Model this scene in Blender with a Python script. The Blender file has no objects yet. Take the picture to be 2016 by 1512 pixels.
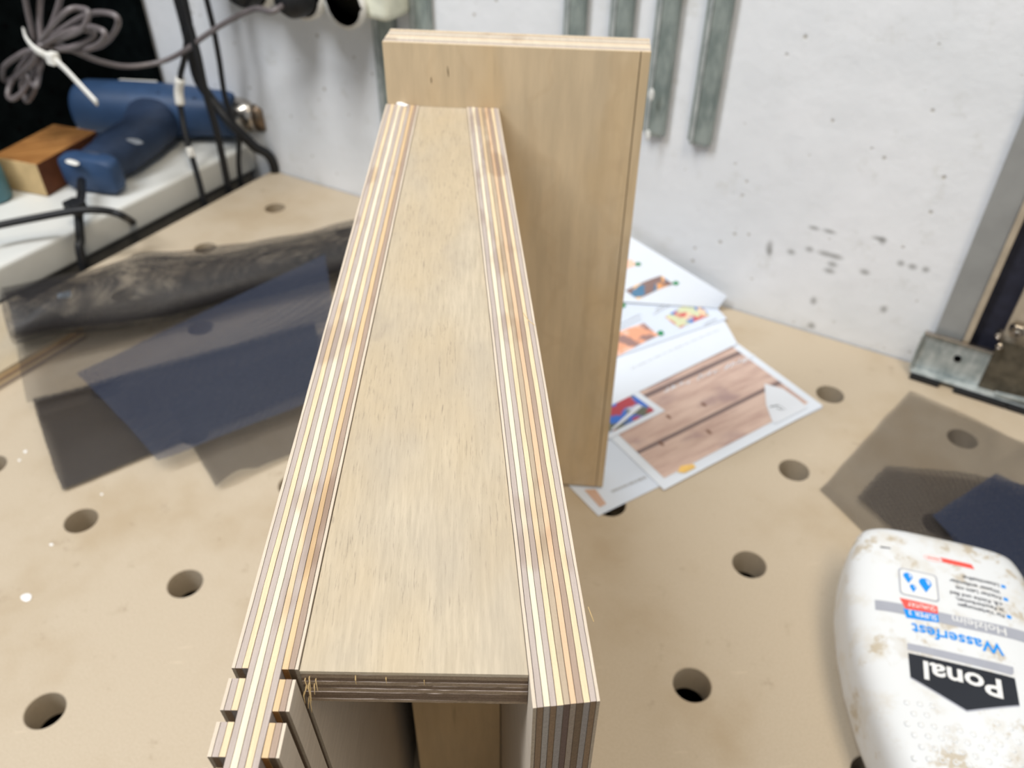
import bpy, bmesh, math, random
from mathutils import Vector, Matrix, Euler, noise as mnoise

random.seed(7)
scene = bpy.context.scene
col = scene.collection
V = Vector

# ------------------------------------------------------------------ camera
F_PX = 1650.65                      # focal length in pixels of the 2016 x 1512 frame
CAM_EUL = Euler((0.879727249, -0.00821530319, 0.539890066), 'XYZ')
CAM_LOC = V((0.0403128345, -0.265567141, 0.418001511))
cam_d = bpy.data.cameras.new('camera')
cam = bpy.data.objects.new('camera', cam_d)
col.objects.link(cam)
cam.location = CAM_LOC
cam.rotation_euler = CAM_EUL
cam_d.sensor_width = 36.0
cam_d.sensor_fit = 'HORIZONTAL'
cam_d.lens = F_PX / 2016.0 * 36.0
cam_d.clip_start = 0.01
cam_d.clip_end = 50
cam_d.dof.use_dof = True
cam_d.dof.focus_distance = 0.218
cam_d.dof.aperture_fstop = 17.0
scene.camera = cam

# ------------------------------------------------------------------ world, lamps, exposure
world = bpy.data.worlds.new('world')
scene.world = world
world.use_nodes = True
wb = world.node_tree.nodes['Background']
wb.inputs[0].default_value = (0.88, 0.94, 1.0, 1)
wb.inputs[1].default_value = 0.40


def area(name, loc, target, sx, sy, power, color):
    d = bpy.data.lights.new(name, 'AREA')
    d.shape = 'RECTANGLE'
    d.size = sx
    d.size_y = sy
    d.energy = power
    d.color = color
    o = bpy.data.objects.new(name, d)
    o.location = loc
    o.rotation_euler = (V(target) - V(loc)).to_track_quat('-Z', 'Y').to_euler()
    col.objects.link(o)
    return o


area('tube_lamp', (-0.80, -0.85, 2.0), (-0.22, 0.05, 0.1), 0.35, 1.2, 43, (0.97, 0.985, 1.0))
area('ceiling_lamp', (0.55, -0.45, 2.3), (0.1, 0.2, 0.0), 0.5, 1.2, 30, (1.0, 0.86, 0.66))
scene.view_settings.view_transform = 'Standard'
scene.view_settings.look = 'None'
scene.view_settings.exposure = 0.0
scene.view_settings.gamma = 1.0
scene.view_settings.use_curve_mapping = False

# ------------------------------------------------------------------ measuring helpers (design-time survey of the bench)
_CM = CAM_EUL.to_matrix()


def _dir(px, py):
    return _CM @ V((px - 1008.0, 756.0 - py, -F_PX))


def on(px, py, p0, n):
    d = _dir(px, py)
    n = V(n)
    return CAM_LOC + d * ((V(p0) - CAM_LOC).dot(n) / d.dot(n))


def at(px, py, z=0.0):
    return on(px, py, (0, 0, z), (0, 0, 1))


def aty(px, py, y):
    return on(px, py, (0, y, 0), (0, 1, 0))


def atx(px, py, x):
    return on(px, py, (x, 0, 0), (1, 0, 0))


# ------------------------------------------------------------------ object helpers
def wloc(o):
    v = V((0, 0, 0))
    while o is not None:
        v = v + o.location
        o = o.parent
    return v


def mesh_obj(name, verts, faces, mat, parent=None, smooth=False, uvs=None, mats=None, fmat=None):
    off = wloc(parent) if parent else V((0, 0, 0))
    me = bpy.data.meshes.new(name)
    me.from_pydata([tuple(V(v) - off) for v in verts], [], faces)
    if uvs is not None:
        uvl = me.uv_layers.new(name='UVMap')
        for lp in me.loops:
            uvl.data[lp.index].uv = uvs[lp.vertex_index]
    me.materials.append(mat)
    if mats:
        for m in mats:
            me.materials.append(m)
        for p, k in zip(me.polygons, fmat):
            p.material_index = k
    bm = bmesh.new()
    bm.from_mesh(me)
    if uvs is None:
        bmesh.ops.recalc_face_normals(bm, faces=bm.faces)
    bm.to_mesh(me)
    bm.free()
    if smooth:
        for p in me.polygons:
            p.use_smooth = True
    o = bpy.data.objects.new(name, me)
    col.objects.link(o)
    if parent:
        o.parent = parent
    return o


def tag(o, label=None, cat=None, group=None, kind=None):
    if label:
        o['label'] = label
    if cat:
        o['category'] = cat
    if group:
        o['group'] = group
    if kind:
        o['kind'] = kind
    return o


def empty(name, loc, label, cat, group=None):
    o = bpy.data.objects.new(name, None)
    o.empty_display_size = 0.02
    o.location = loc
    col.objects.link(o)
    return tag(o, label, cat, group)


class MB:
    def __init__(s):
        s.v = []
        s.f = []

    def add(s, vs, fs):
        b = len(s.v)
        s.v += [V(v) for v in vs]
        s.f += [tuple(i + b for i in f) for f in fs]
        return s

    def box(s, lo, hi):
        x0, y0, z0 = lo
        x1, y1, z1 = hi
        return s.add([(x0, y0, z0), (x1, y0, z0), (x1, y1, z0), (x0, y1, z0), (x0, y0, z1), (x1, y0, z1), (x1, y1, z1), (x0, y1, z1)],
                     [(0, 3, 2, 1), (4, 5, 6, 7), (0, 1, 5, 4), (1, 2, 6, 5), (2, 3, 7, 6), (3, 0, 4, 7)])

    def hexa(s, a, b):          # two matching quads
        return s.add(list(a) + list(b), [(0, 3, 2, 1), (4, 5, 6, 7), (0, 1, 5, 4), (1, 2, 6, 5), (2, 3, 7, 6), (3, 0, 4, 7)])

    def prism(s, poly, d):      # polygon pushed along vector d
        n = len(poly)
        d = V(d)
        vs = [V(p) for p in poly] + [V(p) + d for p in poly]
        fs = [tuple(range(n - 1, -1, -1)), tuple(range(n, 2 * n))]
        fs += [(i, (i + 1) % n, (i + 1) % n + n, i + n) for i in range(n)]
        return s.add(vs, fs)

    def sweep(s, pts, rad, n=12, up=(0, 0, 1), sx=1.0, sy=1.0, p=2.0, cap=True):
        pts = [V(q) for q in pts]
        m = len(pts)
        if not hasattr(rad, '__len__'):
            rad = [rad] * m
        up = V(up)
        vs = []
        last = None
        for i in range(m):
            t = (pts[min(i + 1, m - 1)] - pts[max(i - 1, 0)]).normalized()
            if last is None:
                a = t.cross(up)
                if a.length < 1e-4:
                    a = t.cross(V((1, 0.3, 0)))
            else:
                a = last - t * last.dot(t)
            a.normalize()
            last = a
            b = a.cross(t)
            r = rad[i]
            rx, ry = (r if hasattr(r, '__len__') else (r * sx, r * sy))
            for k in range(n):
                th = 2 * math.pi * k / n
                c, q = math.cos(th), math.sin(th)
                cx = math.copysign(abs(c) ** (2 / p), c)
                cy = math.copysign(abs(q) ** (2 / p), q)
                vs.append(pts[i] + a * (rx * cx) + b * (ry * cy))
        fs = []
        for i in range(m - 1):
            for k in range(n):
                k2 = (k + 1) % n
                fs.append((i * n + k, i * n + k2, (i + 1) * n + k2, (i + 1) * n + k))
        if cap:
            fs.append(tuple(range(n - 1, -1, -1)))
            fs.append(tuple((m - 1) * n + k for k in range(n)))
        return s.add(vs, fs)

    def obj(s, name, mat, parent=None, smooth=False):
        return mesh_obj(name, s.v, s.f, mat, parent, smooth)


def bevel(o, w, seg=2, angle=35):
    m = o.modifiers.new('edge', 'BEVEL')
    m.width = w
    m.segments = seg
    m.limit_method = 'ANGLE'
    m.angle_limit = math.radians(angle)
    return o


def spline(ctrl, n=8):
    """Catmull-Rom through the control points."""
    c = [V(p) for p in ctrl]
    c = [c[0] * 2 - c[1]] + c + [c[-1] * 2 - c[-2]]
    out = []
    for i in range(1, len(c) - 2):
        for k in range(n):
            t = k / n
            a, b, d, e = c[i - 1], c[i], c[i + 1], c[i + 2]
            out.append(0.5 * ((2 * b) + (d - a) * t + (2 * a - 5 * b + 4 * d - e) * t * t + (3 * b - a - 3 * d + e) * t ** 3))
    out.append(c[-2])
    return out


# ------------------------------------------------------------------ material helpers
def srgb(r, g, b):
    def f(c):
        c /= 255.0
        return c / 12.92 if c <= 0.04045 else ((c + 0.055) / 1.055) ** 2.4
    return (f(r), f(g), f(b), 1.0)


class M:
    def __init__(s, name, rough=0.6, metal=0.0, spec=0.3):
        s.m = bpy.data.materials.new(name)
        s.m.use_nodes = True
        s.t = s.m.node_tree
        s.b = s.t.nodes['Principled BSDF']
        s.b.inputs['Roughness'].default_value = rough
        s.b.inputs['Metallic'].default_value = metal
        s.b.inputs['Specular IOR Level'].default_value = spec
        s.tc = s.t.nodes.new('ShaderNodeTexCoord')

    def n(s, typ, **kw):
        x = s.t.nodes.new(typ)
        for k, v in kw.items():
            setattr(x, k, v)
        return x

    def link(s, a, b):
        s.t.links.new(a, b)

    def coord(s, rot=(0, 0, 0), scale=(1, 1, 1), src='Object'):
        mp = s.n('ShaderNodeMapping')
        s.link(s.tc.outputs[src], mp.inputs[0])
        if tuple(rot) != (0, 0, 0):
            mp.inputs['Rotation'].default_value = rot
            mp2 = s.n('ShaderNodeMapping')
            s.link(mp.outputs[0], mp2.inputs[0])
            mp2.inputs['Scale'].default_value = scale
            return mp2.outputs[0]
        mp.inputs['Scale'].default_value = scale
        return mp.outputs[0]

    def noise(s, vec, scale=1.0, detail=3, rough=0.5, lo=0.4, hi=0.6):
        x = s.n('ShaderNodeTexNoise')
        s.link(vec, x.inputs['Vector'])
        x.inputs['Scale'].default_value = scale
        x.inputs['Detail'].default_value = detail
        x.inputs['Roughness'].default_value = rough
        return s.ramp(x.outputs[0], lo, hi)

    def ramp(s, val, lo, hi, a=0.0, b=1.0):
        r = s.n('ShaderNodeMapRange')
        r.interpolation_type = 'SMOOTHSTEP'
        s.link(val, r.inputs[0])
        r.inputs[1].default_value = lo
        r.inputs[2].default_value = hi
        r.inputs[3].default_value = a
        r.inputs[4].default_value = b
        return r.outputs[0]

    def math(s, op, a, b=None):
        x = s.n('ShaderNodeMath', operation=op)
        for i, q in enumerate((a, b)):
            if q is None:
                continue
            if isinstance(q, (int, float)):
                x.inputs[i].default_value = q
            else:
                s.link(q, x.inputs[i])
        return x.outputs[0]

    def mix(s, fac, a, b, k=1.0, mode='MIX'):
        x = s.n('ShaderNodeMix', data_type='RGBA', blend_type=mode)
        if k != 1.0:
            fac = s.math('MULTIPLY', fac, k)
        if isinstance(fac, (int, float)):
            x.inputs[0].default_value = fac
        else:
            s.link(fac, x.inputs[0])
        for i, q in ((6, a), (7, b)):
            if isinstance(q, tuple):
                x.inputs[i].default_value = q
            else:
                s.link(q, x.inputs[i])
        return x.outputs[2]

    def color(s, c):
        if isinstance(c, tuple):
            s.b.inputs['Base Color'].default_value = c
        else:
            s.link(c, s.b.inputs['Base Color'])
        return s

    def bump(s, h, strength=0.3, dist=0.001):
        x = s.n('ShaderNodeBump')
        x.inputs['Strength'].default_value = strength
        x.inputs['Distance'].default_value = dist
        s.link(h, x.inputs['Height'])
        s.link(x.outputs[0], s.b.inputs['Normal'])
        return s


def plain(name, c, rough=0.5, metal=0.0, spec=0.3, var=0.12, scale=60):
    m = M(name, rough, metal, spec)
    v = m.coord()
    f = m.noise(v, scale, 4, 0.6, 0.3, 0.7)
    d = tuple(q * (1 - var) for q in c[:3]) + (1,)
    u = tuple(min(1, q * (1 + var)) for q in c[:3]) + (1,)
    m.color(m.mix(f, d, u))
    return m.m


# --- plywood edge: colour of long grain on the flanks, darker end grain where the cut crosses the fibres
BOX_A = math.radians(123.2)                  # heading of the box's length in the bench plane
ROT_BOX = (0, 0, math.radians(90) - BOX_A)   # turns that heading onto +Y


def ply_mat(name, long_c, end_c, ax, rot=ROT_BOX, patch=0.55):
    long_c = tuple(q * 0.72 for q in long_c[:3]) + (1,)
    end_c = tuple(q * 1.15 for q in end_c[:3]) + (1,)
    m = M(name, 0.75, 0, 0.15)
    v = m.coord(rot, (1, 1, 1))
    a = m.noise(m.coord(rot, (900, 50, 900)), 1.0, 4, 0.65, 0.3, 0.7)
    p = m.noise(m.coord(rot, (60, 22, 60)), 1.0, 3, 0.55, 0.56, 0.66)
    sp = m.noise(v, 2600, 2, 0.6, 0.3, 0.75)
    dk = tuple(q * 0.80 for q in long_c[:3]) + (1,)
    c = m.mix(a, long_c, dk, 0.55)
    c = m.mix(p, c, (long_c[0] * 0.60, long_c[1] * 0.52, long_c[2] * 0.46, 1), patch)
    c = m.mix(sp, c, tuple(q * 0.7 for q in long_c[:3]) + (1,), 0.22)
    e = m.mix(sp, end_c, tuple(q * 0.6 for q in end_c[:3]) + (1,), 0.6)
    g = m.n('ShaderNodeVectorMath', operation='DOT_PRODUCT')
    m.link(m.tc.outputs['Normal'], g.inputs[0])
    g.inputs[1].default_value = ax
    k = m.ramp(m.math('ABSOLUTE', g.outputs['Value']), 0.6, 0.85)
    m.color(m.mix(k, c, e))
    m.bump(a, 0.25, 0.0003)
    return m.m


def veneer_mat(name, base, rot, sc, dark=0.5, figure=0.0, fig_rot=(0, 0, 0)):
    """sc: across, along, thickness scales of the fibre noise (along = y after rot)."""
    m = M(name, 0.55, 0, 0.25)
    f1 = m.noise(m.coord(rot, sc), 1.0, 5, 0.65, 0.25, 0.75)
    pores = m.noise(m.coord(rot, (sc[0] * 2.4, sc[1] * 1.7, sc[2] * 2.4)), 1.0, 4, 0.7, 0.54, 0.74)
    where = m.noise(m.coord(rot, (22, 10, 22)), 1.0, 4, 0.6, 0.36, 0.64)
    cloud = m.noise(m.coord(rot, (26, 14, 26)), 1.0, 4, 0.6, 0.38, 0.64)
    warm = m.noise(m.coord(rot, (17, 7, 17)), 1.3, 3, 0.5, 0.45, 0.65)
    lt = tuple(min(1, q * 1.10) for q in base[:3]) + (1,)
    dk = tuple(q * 0.86 for q in base[:3]) + (1,)
    c = m.mix(f1, lt, dk)
    c = m.mix(cloud, c, (base[0] * 0.78, base[1] * 0.79, base[2] * 0.84, 1), 0.6 * dark)
    c = m.mix(warm, c, (base[0] * 0.98, base[1] * 0.88, base[2] * 0.70, 1), 0.45)
    st_ = m.noise(m.coord(rot, (19, 12, 19)), 1.7, 4, 0.65, 0.54, 0.74)
    c = m.mix(st_, c, (base[0] * 0.70, base[1] * 0.69, base[2] * 0.72, 1), 0.75 * dark)
    pw = m.math('MULTIPLY', pores, where)
    c = m.mix(pw, c, (base[0] * 0.40, base[1] * 0.38, base[2] * 0.40, 1), dark)
    if figure > 0:
        wv = m.n('ShaderNodeTexWave', wave_type='BANDS', bands_direction='Y')
        m.link(m.coord(fig_rot, (1, 1, 1)), wv.inputs['Vector'])
        wv.inputs['Scale'].default_value = 22
        wv.inputs['Distortion'].default_value = 7
        wv.inputs['Detail'].default_value = 2
        wv.inputs['Detail Scale'].default_value = 1.6
        c = m.mix(m.ramp(wv.outputs['Fac'], 0.86, 1.0), c, (base[0] * 0.72, base[1] * 0.62, base[2] * 0.52, 1), figure)
    m.color(c)
    m.bump(f1, 0.12, 0.0003)
    return m.m


UB = V((math.cos(BOX_A), math.sin(BOX_A), 0))
P_LIGHT = ply_mat('ply_light', srgb(236, 222, 204), srgb(150, 138, 122), UB, ROT_BOX, 0.10)
P_GRAY = ply_mat('ply_gray', srgb(206, 193, 186), srgb(118, 98, 78), UB)
P_CREAM = ply_mat('ply_cream', srgb(250, 228, 192), srgb(128, 122, 118), UB)
P_WHITE = ply_mat('ply_white', srgb(255, 243, 218), srgb(138, 132, 126), UB)
P_ORANGE = ply_mat('ply_orange', srgb(238, 208, 166), srgb(146, 104, 60), UB)
P_BROWN = ply_mat('ply_brown', srgb(190, 168, 152), srgb(100, 84, 68), UB)
P_PEACH = ply_mat('ply_peach', srgb(240, 208, 174), srgb(132, 120, 108), UB)
P_CUT_A = ply_mat('ply_cut_a', srgb(206, 193, 186), srgb(132, 116, 98), UB)
P_CUT_B = ply_mat('ply_cut_b', srgb(206, 193, 186), srgb(104, 88, 74), UB)
P_TAN = ply_mat('ply_tan', srgb(204, 186, 164), srgb(92, 76, 70), UB)
VEN_TOP = veneer_mat('birch_veneer', srgb(180, 169, 150), ROT_BOX, (800, 60, 800), 0.80)
VEN_BACK = veneer_mat('birch_veneer_tall', srgb(203, 184, 154), (math.radians(90), 0, 0), (110, 12, 110), 0.22, 0.12, (0, math.radians(32), 0))
VEN_IN = veneer_mat('birch_veneer_inside', srgb(205, 180, 142), (math.radians(90), 0, 0), (150, 12, 150), 0.40)

# --- bench board
m = M('mdf_board', 0.5, 0, 0.28)
v = m.coord()
c = m.mix(m.noise(v, 900, 4, 0.7, 0.25, 0.75), srgb(177, 163, 143), srgb(189, 177, 158))
c = m.mix(m.noise(v, 9, 4, 0.6, 0.45, 0.72), c, srgb(166, 148, 122), 0.7)
c = m.mix(m.noise(v, 42, 5, 0.7, 0.60, 0.74), c, srgb(150, 133, 112), 0.6)
sc_ = m.noise(m.coord((0, 0, 0.9), (420, 26, 1)), 1.0, 2, 0.5, 0.72, 0.78)
c = m.mix(sc_, c, srgb(214, 200, 178), 0.45)
m.color(c)
m.bump(m.noise(v, 700, 3, 0.6, 0.2, 0.8), 0.08, 0.0003)
MDF = m.m

# --- painted concrete wall
WALL_D = (1.0, 0.0143, 0.0)                 # direction of the back wall


def wall_y(x):
    return 0.3627 + 0.0143 * x


m = M('painted_concrete', 0.7, 0, 0.2)
v = m.coord()
c = m.mix(m.noise(v, 7, 4, 0.6, 0.35, 0.7), srgb(228, 231, 236), srgb(217, 221, 226))
c = m.mix(m.noise(v, 38, 5, 0.7, 0.55, 0.75), c, srgb(196, 197, 194), 0.5)


def specks(m, c, scale, r0, r1, colr, k):
    vo = m.n('ShaderNodeTexVoronoi', feature='F1')
    m.link(m.coord((0, 0, 0), (1, 0.02, 1)), vo.inputs['Vector'])
    vo.inputs['Scale'].default_value = scale
    sp = m.n('ShaderNodeSeparateColor')
    m.link(vo.outputs['Color'], sp.inputs[0])
    d = m.math('ADD', vo.outputs['Distance'], m.math('MULTIPLY', sp.outputs[0], 0.55))
    f = m.ramp(d, r0, r1, 1.0, 0.0)
    return m.mix(f, c, colr, k), f


c, f1 = specks(m, c, 95, 0.10, 0.24, srgb(140, 132, 112), 0.6)
c, f2 = specks(m, c, 46, 0.05, 0.13, srgb(132, 118, 92), 0.7)
SM = [(1512, 490, 5, 9), (1513, 500, 4, 6), (1555, 500, 6, 4), (1591, 495, 6, 4), (1622, 504, 11, 4), (1643, 510, 10, 4), (1636, 525, 7, 4),
      (1630, 538, 8, 4), (1700, 541, 7, 4), (1728, 475, 9, 3), (1735, 479, 5, 5), (1771, 524, 5, 4), (1794, 531, 6, 4), (1820, 537, 5, 4),
      (1600, 453, 8, 3), (1630, 460, 9, 3), (1599, 597, 5, 6), (1737, 615, 5, 5), (1595, 646, 6, 5)]
for px, py, rx, ry in SM:
    q = aty(px, py, 0.358)
    mp = m.n('ShaderNodeVectorMath', operation='SUBTRACT')
    m.link(m.tc.outputs['Object'], mp.inputs[0])
    mp.inputs[1].default_value = (q.x, 0, q.z)
    ms = m.n('ShaderNodeVectorMath', operation='MULTIPLY')
    m.link(mp.outputs[0], ms.inputs[0])
    ms.inputs[1].default_value = (1 / (rx * 0.00058), 0, 1 / (ry * 0.00068))
    ln = m.n('ShaderNodeVectorMath', operation='LENGTH')
    m.link(ms.outputs[0], ln.inputs[0])
    c = m.mix(m.ramp(ln.outputs['Value'], 0.1, 1.5, 1.0, 0.0), c, srgb(110, 110, 106), 0.6)
m.color(c)
m.bump(m.math('SUBTRACT', m.noise(v, 30, 5, 0.6, 0.2, 0.8), f1), 0.25, 0.002)
WALL = m.m

# --- insect screen: woven threads with real gaps between them


def screen_mat(name, thread, gloss, pitch=0.0014, cover=0.22):
    m = M(name, gloss, 0, 0.5)
    m.color(thread)
    sp = m.n('ShaderNodeSeparateXYZ')
    m.link(m.tc.outputs['UV'], sp.inputs[0])
    masks = []
    for i in (0, 1):
        fr = m.math('FRACT', m.math('MULTIPLY', sp.outputs[i], 1 / pitch))
        masks.append(m.math('LESS_THAN', fr, cover))
    solid = m.math('MAXIMUM', masks[0], masks[1])
    tr = m.n('ShaderNodeBsdfTransparent')
    mx = m.n('ShaderNodeMixShader')
    m.link(solid, mx.inputs[0])
    m.link(tr.outputs[0], mx.inputs[1])
    m.link(m.b.outputs[0], mx.inputs[2])
    out = m.t.nodes['Material Output']
    m.link(mx.outputs[0], out.inputs['Surface'])
    return m.m


SCREEN = screen_mat('black_screen', srgb(46, 44, 46), 0.5)
SCREEN_D = screen_mat('black_screen_dense', srgb(50, 46, 46), 0.5, 0.0012, 0.32)
SCREEN_B = screen_mat('blue_sheen_screen', srgb(46, 54, 74), 0.4, 0.0013, 0.34)  # bluish sheen of reflected light put into the thread colour

# --- plain materials
GALV = M('galvanized_steel', 0.45, 0.35, 0.5)
v = GALV.coord((0, 0, 0), (1, 1, 0.5))
GALV.color(GALV.mix(GALV.noise(v, 120, 4, 0.6, 0.35, 0.65), srgb(146, 156, 158), srgb(186, 193, 194)))
GALV = GALV.m
RAILM = M('rail_steel', 0.5, 0.3, 0.4)
v = RAILM.coord((0, 0, 0), (1, 1, 0.4))
RAILM.color(RAILM.mix(RAILM.noise(v, 90, 4, 0.6, 0.35, 0.65), srgb(122, 134, 132), srgb(156, 166, 163)))
RAILM = RAILM.m
STEEL = plain('bright_steel', srgb(190, 182, 172), 0.22, 1.0, 0.5, 0.1)
STEEL_D = plain('burnt_steel', srgb(120, 104, 88), 0.35, 0.9, 0.5, 0.2)
BLUE = plain('blue_plastic', srgb(46, 70, 104), 0.5, 0, 0.35, 0.10, 40)
BLUE_D = plain('dark_blue_plastic', srgb(40, 54, 78), 0.55, 0, 0.3, 0.12, 60)
BLACK = plain('black_rubber', srgb(24, 26, 30), 0.5, 0, 0.4, 0.15)
NAVY = plain('navy_rubber', srgb(36, 38, 52), 0.55, 0, 0.35, 0.2, 120)
GRAYC = plain('gray_cable', srgb(108, 102, 104), 0.35, 0, 0.5, 0.15)
WHITEP = plain('white_plastic', srgb(232, 232, 228), 0.4, 0, 0.4, 0.04)
TEAL = plain('teal_plastic', srgb(70, 112, 122), 0.4, 0, 0.4, 0.15)
PAINT = plain('white_paint', srgb(212, 214, 212), 0.35, 0, 0.4, 0.05, 14)
BEIGE = plain('beige_trim', srgb(170, 158, 140), 0.6, 0, 0.2, 0.1)
GRAYP = plain('gray_steel_paint', srgb(150, 152, 152), 0.45, 0.2, 0.4, 0.08, 30)
BROWNP = plain('dirty_steel_plate', srgb(88, 82, 70), 0.6, 0.3, 0.3, 0.3, 90)
PEG = plain('black_pegboard', srgb(13, 17, 18), 0.9, 0, 0.0, 0.3)
HOLE = plain('peg_hole_black', srgb(4, 4, 5), 0.9, 0, 0.05, 0.1)
GLUE = plain('white_glue', srgb(246, 248, 250), 0.15, 0, 0.6, 0.02)
FIBRE = plain('wood_fibre', srgb(196, 170, 124), 0.7, 0, 0.1, 0.15)
DARKWOOD = plain('dark_underbench', srgb(46, 36, 28), 0.7, 0, 0.2, 0.2)
CONCF = plain('gray_floor', srgb(110, 106, 100), 0.8, 0, 0.2, 0.15, 8)
m = M('orange_hardwood', 0.55, 0, 0.3)
c = m.mix(m.noise(m.coord((0, 0, 0.6), (300, 14, 300)), 1, 4, 0.6, 0.3, 0.7), srgb(172, 124, 72), srgb(134, 90, 48))
c = m.mix(m.noise(m.coord(), 30, 4, 0.6, 0.5, 0.7), c, srgb(104, 62, 36), 0.5)
m.color(c)
HARDW = m.m
HARDW_E = plain('block_pale_end', srgb(198, 172, 128), 0.6, 0, 0.2, 0.15, 40)
HARDW_D = plain('block_dark_side', srgb(92, 54, 34), 0.6, 0, 0.2, 0.2, 60)

# ================================================================== THE SETTING
WY0, WY1 = wall_y(-1.3), wall_y(1.2)
mb = MB()
mb.hexa([(-1.3, WY0, -0.8), (1.2, WY1, -0.8), (1.2, WY1 + 0.12, -0.8), (-1.3, WY0 + 0.12, -0.8)],
        [(-1.3, WY0, 1.0), (1.2, WY1, 1.0), (1.2, WY1 + 0.12, 1.0), (-1.3, WY0 + 0.12, 1.0)])
tag(mb.obj('wall_back', WALL), 'white painted concrete wall with small pits and dark scuffs', kind='structure')
mb = MB().box((-0.99, -1.0, -0.8), (-0.87, wall_y(-0.9), 0.6))
tag(mb.obj('wall_left', WALL), 'white side wall behind the black pegboard', kind='structure')
mb = MB().box((-1.4, -1.6, -0.86), (1.4, 0.5, -0.80))
tag(mb.obj('floor', CONCF), 'gray workshop floor under the bench', kind='structure')
mb = MB().hexa([(-0.87, -0.9, -0.004), (-0.663, -0.9, -0.004), (-0.663, 0.352, -0.004), (-0.87, 0.350, -0.004)],
               [(-0.87, -0.9, 0.028), (-0.663, -0.9, 0.028), (-0.663, 0.352, 0.028), (-0.87, 0.350, 0.028)])
o = mb.obj('trim_1', PAINT)
bevel(o, 0.004, 3)
tag(o, 'white painted ledge running along the left side of the bench', kind='structure')
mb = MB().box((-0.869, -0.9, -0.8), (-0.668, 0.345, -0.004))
tag(mb.obj('trim_2', plain('ledge_base_gray', srgb(96, 94, 90), 0.7)), 'gray face of the wall below the white ledge', kind='structure')  # one even dark gray over the whole base

# ================================================================== WORKBENCH (holes on a 96 mm grid)
G = 0.096
XL, XR, YF = -0.639, 0.620, -0.62
RH = 0.0104
THK = 0.021
bench = empty('workbench', (-0.1, -0.1, 0), 'sand coloured fibreboard workbench top drilled with a grid of round dog holes', 'workbench')
mb = MB()
NS = 40


def yback(x):
    return wall_y(x) - 0.0015


for i in range(-6, 7):
    for j in range(-6, 4):
        cx, cy = i * G, j * G
        x0 = XL if i == -6 else cx - G / 2
        x1 = XR if i == 6 else cx + G / 2
        y0 = YF if j == -6 else cy - G / 2
        if j == 3:
            yb0, yb1 = yback(x0), yback(x1)
        else:
            yb0 = yb1 = cy + G / 2
        cor = [(x1, y0), (x1, yb1), (x0, yb0), (x0, y0)]
        outer = []
        for a in range(4):
            p, q = cor[a], cor[(a + 1) % 4]
            for k in range(NS // 4):
                t = k / (NS // 4)
                outer.append((p[0] + (q[0] - p[0]) * t, p[1] + (q[1] - p[1]) * t))
        ring = []
        for k in range(NS):
            th = -math.pi / 4 + 2 * math.pi * k / NS
            ring.append((math.cos(th), math.sin(th)))
        lay = []
        lay.append([(x, y, 0) for x, y in outer])
        lay.append([(cx + (RH + 0.0005) * c, cy + (RH + 0.0005) * s, 0) for c, s in ring])
        lay.append([(cx + RH * c, cy + RH * s, -0.0005) for c, s in ring])
        lay.append([(cx + RH * c, cy + RH * s, -THK) for c, s in ring])
        lay.append([(x, y, -THK) for x, y in outer])
        vs = [p for l in lay for p in l]
        fs = []
        for l in range(4):
            for k in range(NS):
                k2 = (k + 1) % NS
                fs.append((l * NS + k, l * NS + k2, (l + 1) * NS + k2, (l + 1) * NS + k))
        if i == -6:
            fs += [(2 * NS // 4 + k, 2 * NS // 4 + k + 1, 4 * NS + 2 * NS // 4 + k + 1, 4 * NS + 2 * NS // 4 + k) for k in range(NS // 4)]
        mb.add(vs, fs)
bm = bmesh.new()
me = bpy.data.meshes.new('tmp')
me.from_pydata([tuple(q) for q in mb.v], [], mb.f)
bm.from_mesh(me)
bmesh.ops.remove_doubles(bm, verts=bm.verts, dist=1e-6)
bmesh.ops.recalc_face_normals(bm, faces=bm.faces)
bm.to_mesh(me)
bm.free()
mesh_obj('bench_top', [q.co.copy() for q in me.vertices], [tuple(p.vertices) for p in me.polygons], MDF, bench)
mb = MB()
mb.box((XL + 0.02, YF + 0.02, -0.34), (XL + 0.04, 0.34, -THK - 0.0005))
mb.box((XR - 0.04, YF + 0.02, -0.34), (XR - 0.02, 0.34, -THK - 0.0005))
mb.box((XL + 0.04, YF + 0.02, -0.34), (XR - 0.04, YF + 0.04, -THK - 0.0005))
mb.box((XL + 0.04, 0.32, -0.34), (XR - 0.04, 0.34, -THK - 0.0005))
mb.box((XL + 0.02, YF + 0.02, -0.36), (XR - 0.02, 0.34, -0.34))
mb.obj('hole_dark_box', DARKWOOD, bench)  # unseen closed box, added to keep the dog holes dark
for x in (XL + 0.03, XR - 0.09):
    for y in (YF + 0.03, 0.27):
        MB().box((x, y, -0.80), (x + 0.06, y + 0.06, -0.36)).obj('leg', DARKWOOD, bench)

# ================================================================== THE GLUED PLYWOOD PIECE
box = empty('plywood_box', (-0.11, -0.05, 0.0), 'half-built birch plywood box with layered edges and a tall end panel, standing on the bench', 'woodwork')
LLn, LRn = V((-0.0659, -0.2079, 0.249)), V((-0.0528, -0.2004, 0.249))
RLn, RRn = V((-0.0034, -0.1813, 0.249)), V((0.0084, -0.1722, 0.249))
LLf, LRf = V((-0.2201, 0.0510, 0.2609)), V((-0.2053, 0.0580, 0.2610))
RLf, RRf = V((-0.1840, 0.0682, 0.2612)), V((-0.1698, 0.0749, 0.2610))
LEN = (LLf - LLn).length
W11 = [0.062, 0.098, 0.098, 0.098, 0.098, 0.098, 0.098, 0.098, 0.098, 0.096, 0.058]
CUM = [0.0]
for w in W11:
    CUM.append(CUM[-1] + w)
CUM = [q / CUM[-1] for q in CUM]


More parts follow.
